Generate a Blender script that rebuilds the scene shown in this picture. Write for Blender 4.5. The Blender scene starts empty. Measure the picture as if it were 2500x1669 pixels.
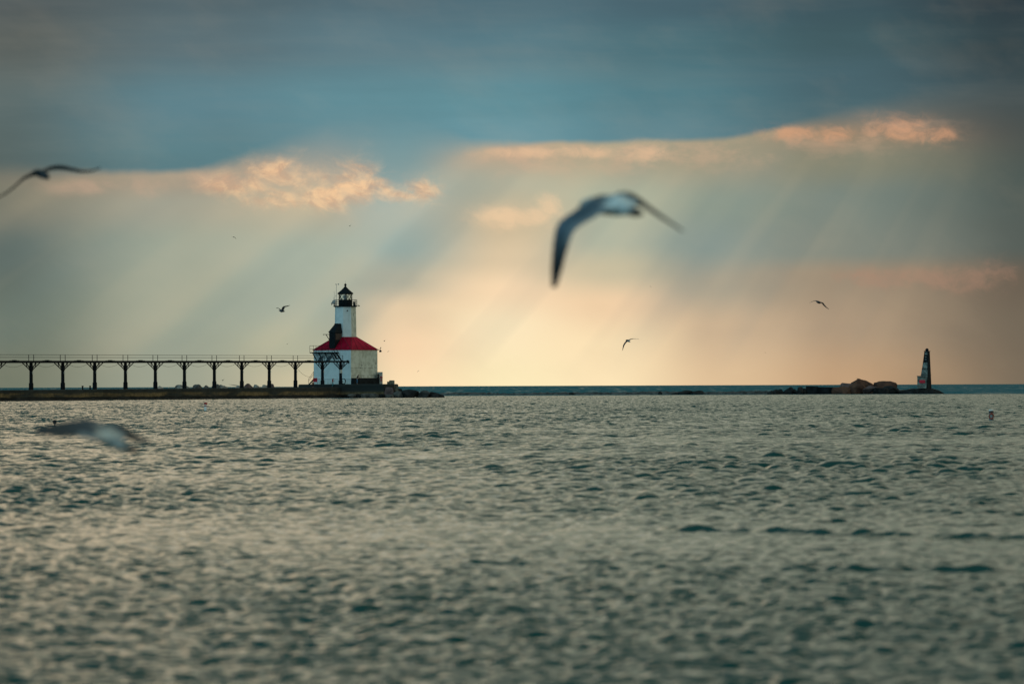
import bpy, bmesh, math, random
import numpy as np
from mathutils import Vector, Matrix, kdtree

random.seed(7)
rng = np.random.default_rng(7)
SC = bpy.context.scene
COL = SC.collection
R = math.radians

# ------------------------------------------------------------------ camera
F = 10417.0            # focal length in pixels of the 2500 px wide photograph
EYE = 2.0
PITCH, ROLL = math.atan((941 - 834.5) / F), 0.0036
cam_d = bpy.data.cameras.new("camera")
cam = bpy.data.objects.new("camera", cam_d)
COL.objects.link(cam)
cam_d.sensor_width = 36.0
cam_d.lens = F * 36.0 / 2500.0
cam_d.clip_start, cam_d.clip_end = 0.5, 60000
cam_d.dof.use_dof = True
cam_d.dof.focus_distance = 735
cam_d.dof.aperture_fstop = 2.5
CAMR = Matrix.Rotation(R(90) + PITCH, 3, 'X') @ Matrix.Rotation(-ROLL, 3, 'Z')
cam.matrix_world = Matrix.Translation((0, 0, EYE)) @ CAMR.to_4x4()
SC.camera = cam


def P(px, py, Y):
    """point of the place seen at a photograph position, Y metres away"""
    d = CAMR @ Vector(((px - 1250) / F, -(py - 834.5) / F, -1))
    d *= Y / d.y
    return Vector((d.x, d.y, d.z + EYE))


def lin(c):
    return tuple((x / 255 / 12.92) if x <= 10 else ((x / 255 + 0.055) / 1.055) ** 2.4 for x in c)


# ------------------------------------------------------------------ view, sun
SC.view_settings.view_transform = 'Standard'
SC.view_settings.look = 'None'
SC.view_settings.exposure = 0
SC.view_settings.gamma = 1
SC.cycles.use_denoising = True
SC.cycles.max_bounces = 6
SC.cycles.sample_clamp_indirect = 6

SUN_AZ, SUN_EL = R(12.0), R(14.0)
sd = bpy.data.lights.new("sun", 'SUN')
sd.energy, sd.angle, sd.color = 0.10, R(40), (1.0, 0.82, 0.55)
sun = bpy.data.objects.new("sun", sd)
COL.objects.link(sun)
sdir = Vector((math.sin(SUN_AZ) * math.cos(SUN_EL), math.cos(SUN_AZ) * math.cos(SUN_EL), math.sin(SUN_EL)))
sun.rotation_euler = sdir.to_track_quat('Z', 'Y').to_euler()
sun.location = (0, 0, 60)


# ------------------------------------------------------------------ node expressions
class N:
    """a socket in a node tree with arithmetic"""
    def __init__(s, t, o): s.t, s.o = t, o
    def _m(s, op, *a, clamp=False):
        n = s.t.nodes.new('ShaderNodeMath'); n.operation = op; n.use_clamp = clamp
        for i, v in enumerate((s,) + a):
            if isinstance(v, N): s.t.links.new(v.o, n.inputs[i])
            else: n.inputs[i].default_value = v
        return N(s.t, n.outputs[0])
    def __add__(s, b): return s._m('ADD', b)
    __radd__ = __add__
    def __sub__(s, b): return s._m('SUBTRACT', b)
    def __rsub__(s, b): return (s * -1.0) + b
    def __mul__(s, b): return s._m('MULTIPLY', b)
    __rmul__ = __mul__
    def __truediv__(s, b): return s._m('DIVIDE', b)
    def clamp(s): return s._m('ADD', 0.0, clamp=True)
    def exp(s): return s._m('EXPONENT')
    def abs(s): return s._m('ABSOLUTE')
    def pow(s, b): return s._m('POWER', b)
    def max(s, b): return s._m('MAXIMUM', b)
    def smooth(s, a, b, lo=0.0, hi=1.0):
        n = s.t.nodes.new('ShaderNodeMapRange'); n.interpolation_type = 'SMOOTHSTEP'
        if a > b: a, b, lo, hi = b, a, hi, lo
        for i, v in enumerate((s, a, b, lo, hi)):
            if isinstance(v, N): s.t.links.new(v.o, n.inputs[i])
            else: n.inputs[i].default_value = v
        return N(s.t, n.outputs[0])


def vec(t, x, y, z=0.0):
    n = t.nodes.new('ShaderNodeCombineXYZ')
    for i, v in enumerate((x, y, z)):
        if isinstance(v, N): t.links.new(v.o, n.inputs[i])
        else: n.inputs[i].default_value = v
    return N(t, n.outputs[0])


def noise(t, v, scale=1.0, detail=3.0, rough=0.5, dist=0.0, color=False):
    n = t.nodes.new('ShaderNodeTexNoise')
    if v is not None: t.links.new(v.o, n.inputs['Vector'])
    n.inputs['Scale'].default_value = scale
    n.inputs['Detail'].default_value = detail
    n.inputs['Roughness'].default_value = rough
    n.inputs['Distortion'].default_value = dist
    return N(t, n.outputs['Color' if color else 0])


def mix(t, a, b, f, mode='MIX'):
    n = t.nodes.new('ShaderNodeMix'); n.data_type = 'RGBA'; n.blend_type = mode
    for i, v in ((0, f), (6, a), (7, b)):
        if isinstance(v, N): t.links.new(v.o, n.inputs[i])
        elif i == 0: n.inputs[0].default_value = v
        else: n.inputs[i].default_value = (*v[:3], 1)
    return N(t, n.outputs[2])


def ramp(t, fac, stops, interp='LINEAR'):
    n = t.nodes.new('ShaderNodeValToRGB'); n.color_ramp.interpolation = interp
    el = n.color_ramp.elements
    for i, (p, c) in enumerate(sorted(stops, key=lambda q: q[0])):
        e = el[i] if i < 2 else el.new(p)
        e.position = p; e.color = (*c[:3], 1)
    t.links.new(fac.o, n.inputs[0])
    return N(t, n.outputs[0])


def curve(t, x, pts, straight=False):
    """piecewise smooth function of x through pts"""
    n = t.nodes.new('ShaderNodeFloatCurve')
    c = n.mapping.curves[0]
    pts = sorted(pts)
    for i, (a, b) in enumerate(pts):
        if i < 2: c.points[i].location = (a, b)
        else: c.points.new(a, b)
    for p_ in c.points: p_.handle_type = 'VECTOR' if straight else 'AUTO_CLAMPED'
    n.mapping.use_clip = False
    n.mapping.update()
    t.links.new(x.o, n.inputs['Value'])
    return N(t, n.outputs[0])


# ------------------------------------------------------------------ sky
W = bpy.data.worlds.new("World")
SC.world = W
W.use_nodes = True


def build_world():
    t = W.node_tree
    t.nodes.clear()
    out = t.nodes.new('ShaderNodeOutputWorld')
    bg = t.nodes.new('ShaderNodeBackground')
    t.links.new(bg.outputs[0], out.inputs[0])
    tc = t.nodes.new('ShaderNodeTexCoord')
    sx = t.nodes.new('ShaderNodeSeparateXYZ')
    t.links.new(tc.outputs['Generated'], sx.inputs[0])
    x, y, z = (N(t, sx.outputs[i]) for i in range(3))
    az = x._m('ARCTAN2', y)
    el = z._m('ARCSINE')
    U = az * (F / 1250)               # -1 .. 1 across the picture's 13.7 degrees
    V = el.max(0.0) * (F / 1250)
    # gentle warping so nothing in the clouds is ruler straight
    w1 = noise(t, vec(t, U * 1.6, V * 3.0, 3.3), 1.0, 3.0) - 0.5
    w2 = noise(t, vec(t, U * 1.6, V * 3.0, 9.7), 1.0, 3.0) - 0.5
    UU = U + w1 * 0.16
    VV = V + w2 * 0.05
    px = lambda p: (p - 1250) / 1250
    py = lambda p: (941 - p) / 1250
    VMAX = 0.76

    def field(cols, Us, Vs):
        prev = None
        Vn = Vs / VMAX
        for i, (cx, stops) in enumerate(cols):
            c = ramp(t, Vn, [(py(p) / VMAX, lin(q)) for p, q in stops], 'EASE')
            if prev is None: prev = c
            else:
                prev = mix(t, prev, c, Us.smooth(px(cols[i - 1][0]), px(cx)))
        return prev

    lower = field([
        (0, [(930, (116, 120, 104)), (800, (110, 118, 106)), (600, (96, 108, 104)), (470, (116, 116, 104)), (425, (124, 118, 104))]),
        (450, [(930, (158, 160, 142)), (750, (158, 163, 146)), (600, (160, 165, 149)), (500, (170, 164, 146)), (440, (172, 156, 136))]),
        (800, [(930, (206, 192, 160)), (850, (186, 182, 156)), (740, (170, 175, 159)), (620, (172, 178, 162)), (500, (188, 176, 152)), (400, (170, 160, 146))]),
        (1000, [(935, (254, 222, 180)), (850, (248, 212, 174)), (760, (230, 202, 168)), (690, (186, 179, 159)), (600, (160, 174, 166)), (500, (170, 178, 168)), (400, (136, 158, 158))]),
        (1250, [(935, (255, 233, 188)), (800, (255, 230, 190)), (710, (250, 216, 178)), (630, (220, 196, 164)), (540, (202, 182, 152)), (450, (184, 178, 156)), (370, (190, 166, 140))]),
        (1500, [(935, (255, 227, 184)), (838, (255, 225, 182)), (740, (242, 206, 168)), (660, (198, 186, 158)), (590, (176, 179, 160)), (480, (178, 180, 158)), (380, (174, 162, 138))]),
        (1750, [(935, (224, 190, 152)), (800, (204, 176, 146)), (700, (168, 158, 140)), (610, (142, 152, 144)), (500, (146, 154, 140)), (380, (160, 150, 128))]),
        (2050, [(935, (194, 158, 124)), (800, (172, 148, 124)), (680, (158, 140, 120)), (630, (132, 136, 126)), (500, (122, 132, 124)), (400, (134, 132, 114)), (320, (152, 130, 108))]),
        (2500, [(935, (120, 106, 90)), (800, (114, 102, 88)), (690, (106, 94, 82)), (610, (84, 92, 88)), (450, (76, 87, 84)), (310, (80, 82, 78))]),
    ], UU, VV)
    upper = field([
        (0, [(420, (88, 102, 100)), (250, (90, 106, 106)), (110, (90, 97, 94)), (0, (78, 88, 90))]),
        (450, [(400, (92, 128, 135)), (250, (94, 130, 140)), (110, (92, 112, 118)), (0, (84, 102, 108))]),
        (900, [(360, (98, 140, 150)), (250, (97, 140, 150)), (110, (92, 122, 132)), (0, (84, 110, 120))]),
        (1250, [(335, (106, 150, 160)), (250, (98, 144, 154)), (110, (86, 122, 133)), (0, (80, 110, 121))]),
        (1600, [(330, (92, 132, 142)), (230, (82, 124, 134)), (110, (76, 112, 121)), (0, (72, 100, 111))]),
        (2050, [(280, (72, 102, 110)), (190, (70, 99, 108)), (100, (64, 92, 99)), (0, (58, 83, 92))]),
        (2500, [(270, (60, 77, 82)), (110, (48, 66, 72)), (0, (42, 58, 66))]),
    ], UU, VV)
    lower = mix(t, lower, (0.975, 1.01, 1.0), 1.0, 'MULTIPLY')
    # soft horizontal streaks in the upper deck
    st = noise(t, vec(t, U * 1.1 + V * 0.6, V * 9.0, 1.0), 1.6, 4.0, 0.55) - 0.5
    upper = mix(t, upper, (0, 0, 0), (st * -0.34).clamp())
    upper = mix(t, upper, lin((150, 150, 140)), (st * 0.42).clamp())
    # rays fanning out from the hidden sun
    sU, sV = math.degrees(SUN_AZ) / 57.29578 * F / 1250, math.degrees(SUN_EL) / 57.29578 * F / 1250
    dU, dV = sU - U, sV - V
    ang = dV._m('ARCTAN2', dU)
    r1 = noise(t, vec(t, ang * 17.0, 0.3, 0.2), 1.0, 1.5, 0.5) - 0.5
    r2 = noise(t, vec(t, ang * 52.0, V * 0.7, 4.2), 1.0, 1.0, 0.5) - 0.5
    rk = curve(t, ang + V * 0.012 + w1 * 0.02, [(.40, .0), (.50, .0), (.58, .12), (.617, -.16), (.652, .24), (.675, .02), (.695, -.22), (.712, -.04), (.722, .06),
         (.743, -.42), (.768, .12), (.79, .22), (.812, -.06), (.826, -.17), (.845, .10), (.875, .16), (.906, -.20), (.93, -.14),
         (.96, .10), (.985, -.14), (1.01, .06), (1.05, -.08), (1.12, 0)])
    raymask = V.smooth(0.0, 0.12) * V.smooth(0.52, 0.36) * U.smooth(1.0, 0.45)
    ray = (rk * 0.42 + r1 * 0.22 + r2 * 0.20) * raymask
    lower = mix(t, lower, lin((98, 128, 132)), (ray * -1.25).clamp())
    lower = mix(t, lower, lin((246, 214, 168)), (ray * 0.85).clamp())
    # edge of the dark deck
    ec = curve(t, U * 0.5 + 0.5, [(p / 2500, (941 - q) / 1250) for p, q in
         [(-600, 430), (0, 424), (250, 419), (420, 416), (540, 402), (640, 385), (760, 372), (950, 364), (1250, 352),
          (1500, 349), (1700, 344), (1830, 330), (1960, 309), (2150, 298), (2350, 292), (2500, 290), (3100, 260)]])
    sc_ = curve(t, U * 0.5 + 0.5, [(p / 2500, s) for p, s in
         [(-200, .03), (0, .03), (250, .012), (480, .008), (640, .03), (800, .07), (1000, .075), (1150, .02), (1300, .008),
          (1900, .008), (2050, .03), (2300, .075), (2500, .1)]], True)
    en = (noise(t, vec(t, U * 7.0, V * 7.0, 5.5), 1.0, 4.0, 0.55) - 0.5) * 0.02 + (noise(t, vec(t, U * 2.0, 0.1, 2.0), 1.0, 1.0) - 0.5) * 0.014
    dE = V - ec + en
    deck = (dE / sc_ * 0.5 + 0.5).smooth(0.0, 1.0)
    sky = mix(t, lower, upper, deck)

    # warm rim under the dark edge
    bn = noise(t, vec(t, U * 9.0, V * 16.0, 20.0), 1.3, 5.0, 0.6)
    rim = (dE * -1.0).smooth(0.0, 0.012) * (dE * -1.0).smooth(0.10, 0.012) * bn.smooth(0.40, 0.68) * U.smooth(-0.15, 0.0) * U.smooth(0.95, 0.7)
    sky = mix(t, sky, lin((222, 178, 146)), rim * 0.36)

    # sunlit cumulus torn through the gap
    def lit(sky, blobs, colour, amt, seed, sc=5.0, thr=0.5):
        m = None
        for (bx, by, rx, ry) in blobs:
            q = ((U - px(bx)) * (1250 / rx)).pow(2.0) + ((V - py(by)) * (1250 / ry)).pow(2.0)
            g = (q * -1.0).exp()
            m = g if m is None else m.max(g)
        wx = noise(t, vec(t, U * sc, V * sc, seed + 3.0), 1.2, 3.0, 0.6) - 0.5
        n1 = noise(t, vec(t, U * sc + V * 1.5 + wx * 0.5, V * sc * 1.5 - wx * 0.6, seed), 2.2, 8.0, 0.62, 0.3)
        f = (m * 0.62 + (n1 - 0.5) * 2.1).smooth(-0.05, 0.95) * (m * 1.5).clamp() * amt
        return mix(t, sky, colour, f)
    n0 = noise(t, vec(t, U * 11.0, V * 15.0, 6.1), 2.0, 6.0, 0.62, 0.5)
    c_hot = mix(t, lin((208, 168, 136)), lin((253, 207, 158)), n0.smooth(0.36, 0.62))
    sky = lit(sky, [(690, 432, 130, 52), (600, 448, 110, 36), (880, 445, 80, 62), (770, 482, 200, 34), (940, 474, 40, 24)], c_hot, 0.95, 1.7)
    sky = lit(sky, [(1035, 462, 52, 32), (990, 478, 50, 16)], c_hot, 0.75, 2.4, 7.0)
    sky = lit(sky, [(370, 454, 70, 28), (240, 456, 130, 22), (500, 440, 110, 26)], lin((206, 170, 144)), 0.42, 8.4)
    sky = lit(sky, [(1345, 496, 40, 38), (1260, 530, 110, 34)], lin((246, 208, 166)), 0.65, 3.1, 6.0)
    sky = lit(sky, [(1575, 376, 70, 28), (1420, 374, 120, 17), (1290, 374, 120, 15)], lin((230, 190, 152)), 0.7, 4.2, 9.0)
    sky = lit(sky, [(2040, 332, 50, 26), (2190, 322, 90, 34), (2280, 338, 60, 26), (1940, 332, 80, 20)], lin((224, 164, 124)), 0.62, 5.9, 10.0)
    sky = lit(sky, [(2330, 690, 140, 34), (2440, 668, 60, 30), (2180, 684, 180, 30)], lin((176, 134, 112)), 0.42, 6.6, 9.0)
    # fine mottling of the haze under the deck
    mot = noise(t, vec(t, U * 5.0 + V * 3.0, V * 7.0, 12.0), 1.0, 5.0, 0.55) - 0.5
    sky = mix(t, sky, (0, 0, 0), (mot * -0.16).clamp())
    sky = mix(t, sky, lin((236, 206, 170)), (mot * 0.16).clamp())

    # the rest of the overcast dome, unseen, its tones shaped to light walls and water
    added_gap = ((az + 0.145) * 7.5).pow(2.0) * -1.0
    added_gap = added_gap.exp() * el.smooth(0.075, 0.10) * el.smooth(0.42, 0.20)     # unseen bright patch, added so the water on the left reflects tan
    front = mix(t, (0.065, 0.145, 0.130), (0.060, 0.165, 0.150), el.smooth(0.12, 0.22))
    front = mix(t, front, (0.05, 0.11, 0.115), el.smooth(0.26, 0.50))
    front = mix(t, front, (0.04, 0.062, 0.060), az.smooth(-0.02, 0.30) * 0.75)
    front = mix(t, front, (0.78, 0.62, 0.41), added_gap)
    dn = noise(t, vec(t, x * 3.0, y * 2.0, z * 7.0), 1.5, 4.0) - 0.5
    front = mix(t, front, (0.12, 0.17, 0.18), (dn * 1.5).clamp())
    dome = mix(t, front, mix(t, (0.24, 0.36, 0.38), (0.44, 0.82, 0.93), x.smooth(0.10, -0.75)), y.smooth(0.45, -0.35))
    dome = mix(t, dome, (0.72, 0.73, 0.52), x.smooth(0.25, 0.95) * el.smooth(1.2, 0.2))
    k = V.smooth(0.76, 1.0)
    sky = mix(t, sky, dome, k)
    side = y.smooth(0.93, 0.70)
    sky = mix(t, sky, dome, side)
    ns = t.nodes.new('ShaderNodeTexSky')
    ns.sky_type = 'NISHITA'; ns.sun_disc = False
    ns.sun_elevation = SUN_EL; ns.sun_rotation = SUN_AZ
    clear = mix(t, (0, 0, 0), N(t, ns.outputs[0]), 0.10)
    sky = mix(t, sky, clear, 0.0015)          # a little of the clear sky leaks through the overcast
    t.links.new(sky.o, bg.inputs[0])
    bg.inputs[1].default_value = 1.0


build_world()
W.cycles.sampling_method = 'MANUAL'
W.cycles.sample_map_resolution = 1024


# ------------------------------------------------------------------ materials
def new_mat(name):
    m = bpy.data.materials.new(name)
    m.use_nodes = True
    t = m.node_tree
    b = t.nodes['Principled BSDF']
    return m, t, b


def obj_xyz(t):
    g = t.nodes.new('ShaderNodeNewGeometry')
    s = t.nodes.new('ShaderNodeSeparateXYZ')
    t.links.new(g.outputs['Position'], s.inputs[0])
    return N(t, g.outputs['Position']), [N(t, s.outputs[i]) for i in range(3)]


def simple(name, col, rough=0.7, var=0.25, scale=3.0, metal=0.0, col2=None, spec=0.4):
    m, t, b = new_mat(name)
    pos, _ = obj_xyz(t)
    n = noise(t, pos, scale, 5.0, 0.6)
    c2 = col2 if col2 else tuple(c * (1 - var) for c in col)
    c1 = tuple(min(1, c * (1 + var * 0.6)) for c in col)
    c = mix(t, c2, c1, n.smooth(0.32, 0.68))
    t.links.new(c.o, b.inputs['Base Color'])
    b.inputs['Roughness'].default_value = rough
    b.inputs['Metallic'].default_value = metal
    b.inputs['Specular IOR Level'].default_value = spec
    return m


M = {}
M['white'] = simple('white_paint', (0.74, 0.78, 0.78), 0.5, 0.06, 0.8)
M['black'] = simple('black_iron', (0.008, 0.012, 0.016), 0.7, 0.4, 4.0, spec=0.12)
M['dark_steel'] = simple('dark_steel', (0.007, 0.009, 0.012), 0.75, 0.5, 2.0, spec=0.12)
M['rust'] = simple('rusty_steel', (0.06, 0.04, 0.035), 0.8, 0.5, 3.0)
M['grey_metal'] = simple('grey_metal', (0.25, 0.28, 0.30), 0.5, 0.3, 3.0)
M['pale_grey'] = simple('pale_grey', (0.5, 0.5, 0.46), 0.7, 0.3, 2.0)
M['red_sign'] = simple('red_sign_paint', (0.55, 0.02, 0.05), 0.5, 0.2, 3.0)
M['orange_sign'] = simple('orange_sign_paint', (0.60, 0.10, 0.06), 0.5, 0.25, 3.0)
M['sign_text'] = simple('sign_lettering', (0.75, 0.45, 0.40), 0.6, 0.1)
M['sign_text_dark'] = simple('sign_lettering_dark', (0.28, 0.01, 0.02), 0.6, 0.1)
M['panel'] = simple('solar_glass', (0.02, 0.035, 0.05), 0.25, 0.2)
M['block'] = simple('pale_concrete', (0.16, 0.14, 0.10), 0.9, 0.45, 2.5)
M['skin'] = simple('skin', (0.42, 0.22, 0.15), 0.6, 0.1)
M['hair'] = simple('dark_hair', (0.012, 0.01, 0.01), 0.6, 0.2)
M['red_cloth'] = simple('red_cloth', (0.34, 0.03, 0.04), 0.9, 0.25, 6)
M['navy_cloth'] = simple('navy_cloth', (0.02, 0.018, 0.03), 0.9, 0.25, 6)
M['jeans'] = simple('blue_jeans', (0.05, 0.14, 0.24), 0.9, 0.25, 6)
M['teal_jeans'] = simple('teal_jeans', (0.03, 0.20, 0.26), 0.9, 0.25, 6)
M['shoe'] = simple('shoe', (0.03, 0.03, 0.035), 0.8, 0.2)
M['buoy_white'] = simple('buoy_white', (0.75, 0.75, 0.74), 0.45, 0.15)
M['buoy_grey'] = simple('weathered_buoy', (0.24, 0.27, 0.28), 0.6, 0.3)
M['buoy_red'] = simple('buoy_red', (0.45, 0.03, 0.03), 0.5, 0.2)
M['buoy_orange'] = simple('buoy_orange', (0.30, 0.035, 0.01), 0.5, 0.3)
M['rock_dark'] = simple('wet_dark_rock', (0.022, 0.023, 0.024), 0.75, 0.6, 1.2, spec=0.12)
M['rock_grey'] = simple('grey_rock', (0.10, 0.095, 0.09), 0.9, 0.55, 1.0, spec=0.12)
M['rock_brown'] = simple('brown_rock', (0.105, 0.050, 0.034), 0.9, 0.55, 0.9, col2=(0.06, 0.035, 0.03), spec=0.12)
M['rock_pink'] = simple('pinkish_rock', (0.13, 0.09, 0.09), 0.9, 0.45, 0.9, spec=0.12)
M['rock_pale'] = simple('pale_rock', (0.33, 0.285, 0.25), 0.9, 0.6, 0.8, col2=(0.12, 0.105, 0.095), spec=0.12)
M['slab'] = simple('dark_slab', (0.012, 0.016, 0.019), 0.85, 0.6, 0.8, spec=0.12)


def roof_mat():
    m, t, b = new_mat('red_roof_metal')
    pos, (x, y, z) = obj_xyz(t)
    n = noise(t, pos, 0.7, 5.0, 0.6)
    c = mix(t, (0.42, 0.002, 0.030), (0.62, 0.005, 0.052), n.smooth(0.3, 0.7))
    t.links.new(c.o, b.inputs['Base Color'])
    b.inputs['Roughness'].default_value = 0.55
    b.inputs['Specular IOR Level'].default_value = 0.2
    return m


M['roof'] = roof_mat()
M['roof_seam'] = simple('roof_seam_metal', (0.20, 0.004, 0.018), 0.6, 0.3, 1.0)


def weathered_mat():
    """old white plates with seams, rust bleeding and dark chips"""
    m, t, b = new_mat('weathered_white_plates')
    pos, (x, y, z) = obj_xyz(t)
    s = x * 0.55 + y * 0.84
    n1 = noise(t, pos, 1.1, 6.0, 0.65)
    n2 = noise(t, vec(t, s * 2.2, z * 0.35, 1.0), 1.0, 5.0, 0.6)
    n3 = noise(t, pos, 0.55, 5.0, 0.7, 0.8)
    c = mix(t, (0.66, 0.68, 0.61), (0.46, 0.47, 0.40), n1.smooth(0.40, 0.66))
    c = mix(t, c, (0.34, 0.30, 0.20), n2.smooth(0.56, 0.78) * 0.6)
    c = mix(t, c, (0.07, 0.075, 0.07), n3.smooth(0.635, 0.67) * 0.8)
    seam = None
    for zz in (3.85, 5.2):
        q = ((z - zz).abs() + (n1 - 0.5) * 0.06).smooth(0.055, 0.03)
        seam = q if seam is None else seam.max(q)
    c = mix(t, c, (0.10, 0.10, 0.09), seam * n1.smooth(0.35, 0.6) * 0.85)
    t.links.new(c.o, b.inputs['Base Color'])
    b.inputs['Roughness'].default_value = 0.7
    return m


M['weathered'] = weathered_mat()


def wall_mat():
    m, t, b = new_mat('white_wall_plates')
    pos, (x, y, z) = obj_xyz(t)
    n1 = noise(t, pos, 0.9, 6.0, 0.6)
    n2 = noise(t, vec(t, x * 1.8, y * 1.8, z * 0.25), 1.0, 5.0, 0.6)
    c = mix(t, (0.70, 0.76, 0.78), (0.60, 0.67, 0.69), n1.smooth(0.40, 0.7))
    c = mix(t, c, (0.42, 0.46, 0.44), n2.smooth(0.58, 0.8) * 0.5)
    c = mix(t, c, (0.36, 0.36, 0.26), z.smooth(3.3, 2.3) * n2.smooth(0.3, 0.7) * 0.7)
    t.links.new(c.o, b.inputs['Base Color'])
    b.inputs['Roughness'].default_value = 0.55
    return m


M['wall'] = wall_mat()


def pier_mat():
    m, t, b = new_mat('stained_concrete')
    pos, (x, y, z) = obj_xyz(t)
    s = x * 0.37 + y * 0.93
    n1 = noise(t, vec(t, s * 0.12, z * 0.8, 1.0), 1.0, 5.0, 0.6)
    n2 = noise(t, vec(t, s * 0.45, z * 0.6, 7.0), 1.0, 6.0, 0.62)
    n3 = noise(t, pos, 2.0, 5.0, 0.6)
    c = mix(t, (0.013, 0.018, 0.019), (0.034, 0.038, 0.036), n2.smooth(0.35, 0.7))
    band = (z + (n1 - 0.5) * 0.9).smooth(0.40, 0.62) * (z + (n2 - 0.5) * 0.7).smooth(1.30, 0.95)
    c = mix(t, c, mix(t, (0.13, 0.088, 0.036), (0.24, 0.165, 0.085), n3.smooth(0.35, 0.65)), band * n1.smooth(0.36, 0.60) * 0.9)
    jt = (s * 0.19)._m('FRACT')
    c = mix(t, c, (0.006, 0.007, 0.007), jt.smooth(0.022, 0.0) * 0.8)
    blk = noise(t, vec(t, (s * 0.19)._m('FLOOR') * 3.7, 0.0, 0.0), 1.0, 1.0)
    c = mix(t, c, (0, 0, 0), blk.smooth(0.5, 0.75) * 0.45)
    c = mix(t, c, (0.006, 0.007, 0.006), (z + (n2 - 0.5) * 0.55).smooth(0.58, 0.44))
    t.links.new(c.o, b.inputs['Base Color'])
    b.inputs['Roughness'].default_value = 0.85
    b.inputs['Specular IOR Level'].default_value = 0.25
    return m


M['pier'] = pier_mat()


def tower_panel_mat():
    m, t, b = new_mat('peeling_daymark_paint')
    pos, (x, y, z) = obj_xyz(t)
    n1 = noise(t, vec(t, x * 1.5, y * 1.5, z * 1.5), 1.0, 6.0, 0.68)
    n2 = noise(t, vec(t, x * 0.5, y * 0.5, z * 2.2), 1.0, 5.0, 0.6)
    c = mix(t, (0.07, 0.09, 0.085), (0.25, 0.28, 0.26), n1.smooth(0.36, 0.62))
    c = mix(t, c, (0.03, 0.035, 0.035), n2.smooth(0.54, 0.66) * 0.8)
    t.links.new(c.o, b.inputs['Base Color'])
    b.inputs['Roughness'].default_value = 0.8
    return m


M['daymark'] = tower_panel_mat()


def glass_mat():
    m, t, b = new_mat('lantern_glass')
    t.nodes.remove(b)
    g = t.nodes.new('ShaderNodeBsdfGlossy'); g.inputs['Roughness'].default_value = 0.05
    tr = t.nodes.new('ShaderNodeBsdfTransparent'); tr.inputs[0].default_value = (0.93, 0.95, 0.90, 1)
    mx = t.nodes.new('ShaderNodeMixShader'); mx.inputs[0].default_value = 0.12
    t.links.new(tr.outputs[0], mx.inputs[1]); t.links.new(g.outputs[0], mx.inputs[2])
    t.links.new(mx.outputs[0], t.nodes['Material Output'].inputs[0])
    return m


M['glass'] = glass_mat()


def plumage_mat():
    m, t, b = new_mat('plumage')
    a = t.nodes.new('ShaderNodeAttribute'); a.attribute_name = 'plumage'
    pos, _ = obj_xyz(t)
    n = noise(t, pos, 30.0, 4.0, 0.6)
    c = mix(t, (0, 0, 0), N(t, a.outputs['Color']), n.smooth(0.0, 0.6, 0.55, 1.0))
    t.links.new(c.o, b.inputs['Base Color'])
    b.inputs['Roughness'].default_value = 0.8
    return m


M['plumage'] = plumage_mat()


# ------------------------------------------------------------------ object helpers
def tag(o, label=None, cat=None, group=None, kind=None):
    if label: o['label'] = label
    if cat: o['category'] = cat
    if group: o['group'] = group
    if kind: o['kind'] = kind
    return o


def thing(name, loc, label, cat, group=None):
    o = bpy.data.objects.new(name, None)
    o.location = loc
    o.empty_display_size = 0.3
    COL.objects.link(o)
    return tag(o, label, cat, group)


def link_mesh(name, verts, faces, mats, parent=None, smooth=False, mi=None, loc=None):
    me = bpy.data.meshes.new(name)
    org = Vector((0, 0, 0))
    p = parent
    while p is not None:
        org += p.location; p = p.parent
    porg = org.copy()
    if loc is not None: org = Vector(loc)
    me.from_pydata([tuple(Vector(v) - org) for v in verts], [], faces)
    for m in (mats if isinstance(mats, (list, tuple)) else [mats]): me.materials.append(m)
    if mi: me.polygons.foreach_set('material_index', mi)
    if smooth: me.polygons.foreach_set('use_smooth', [True] * len(me.polygons))
    me.update()
    o = bpy.data.objects.new(name, me)
    if parent is not None: o.parent = parent
    o.location = org - porg
    COL.objects.link(o)
    return o


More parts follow.
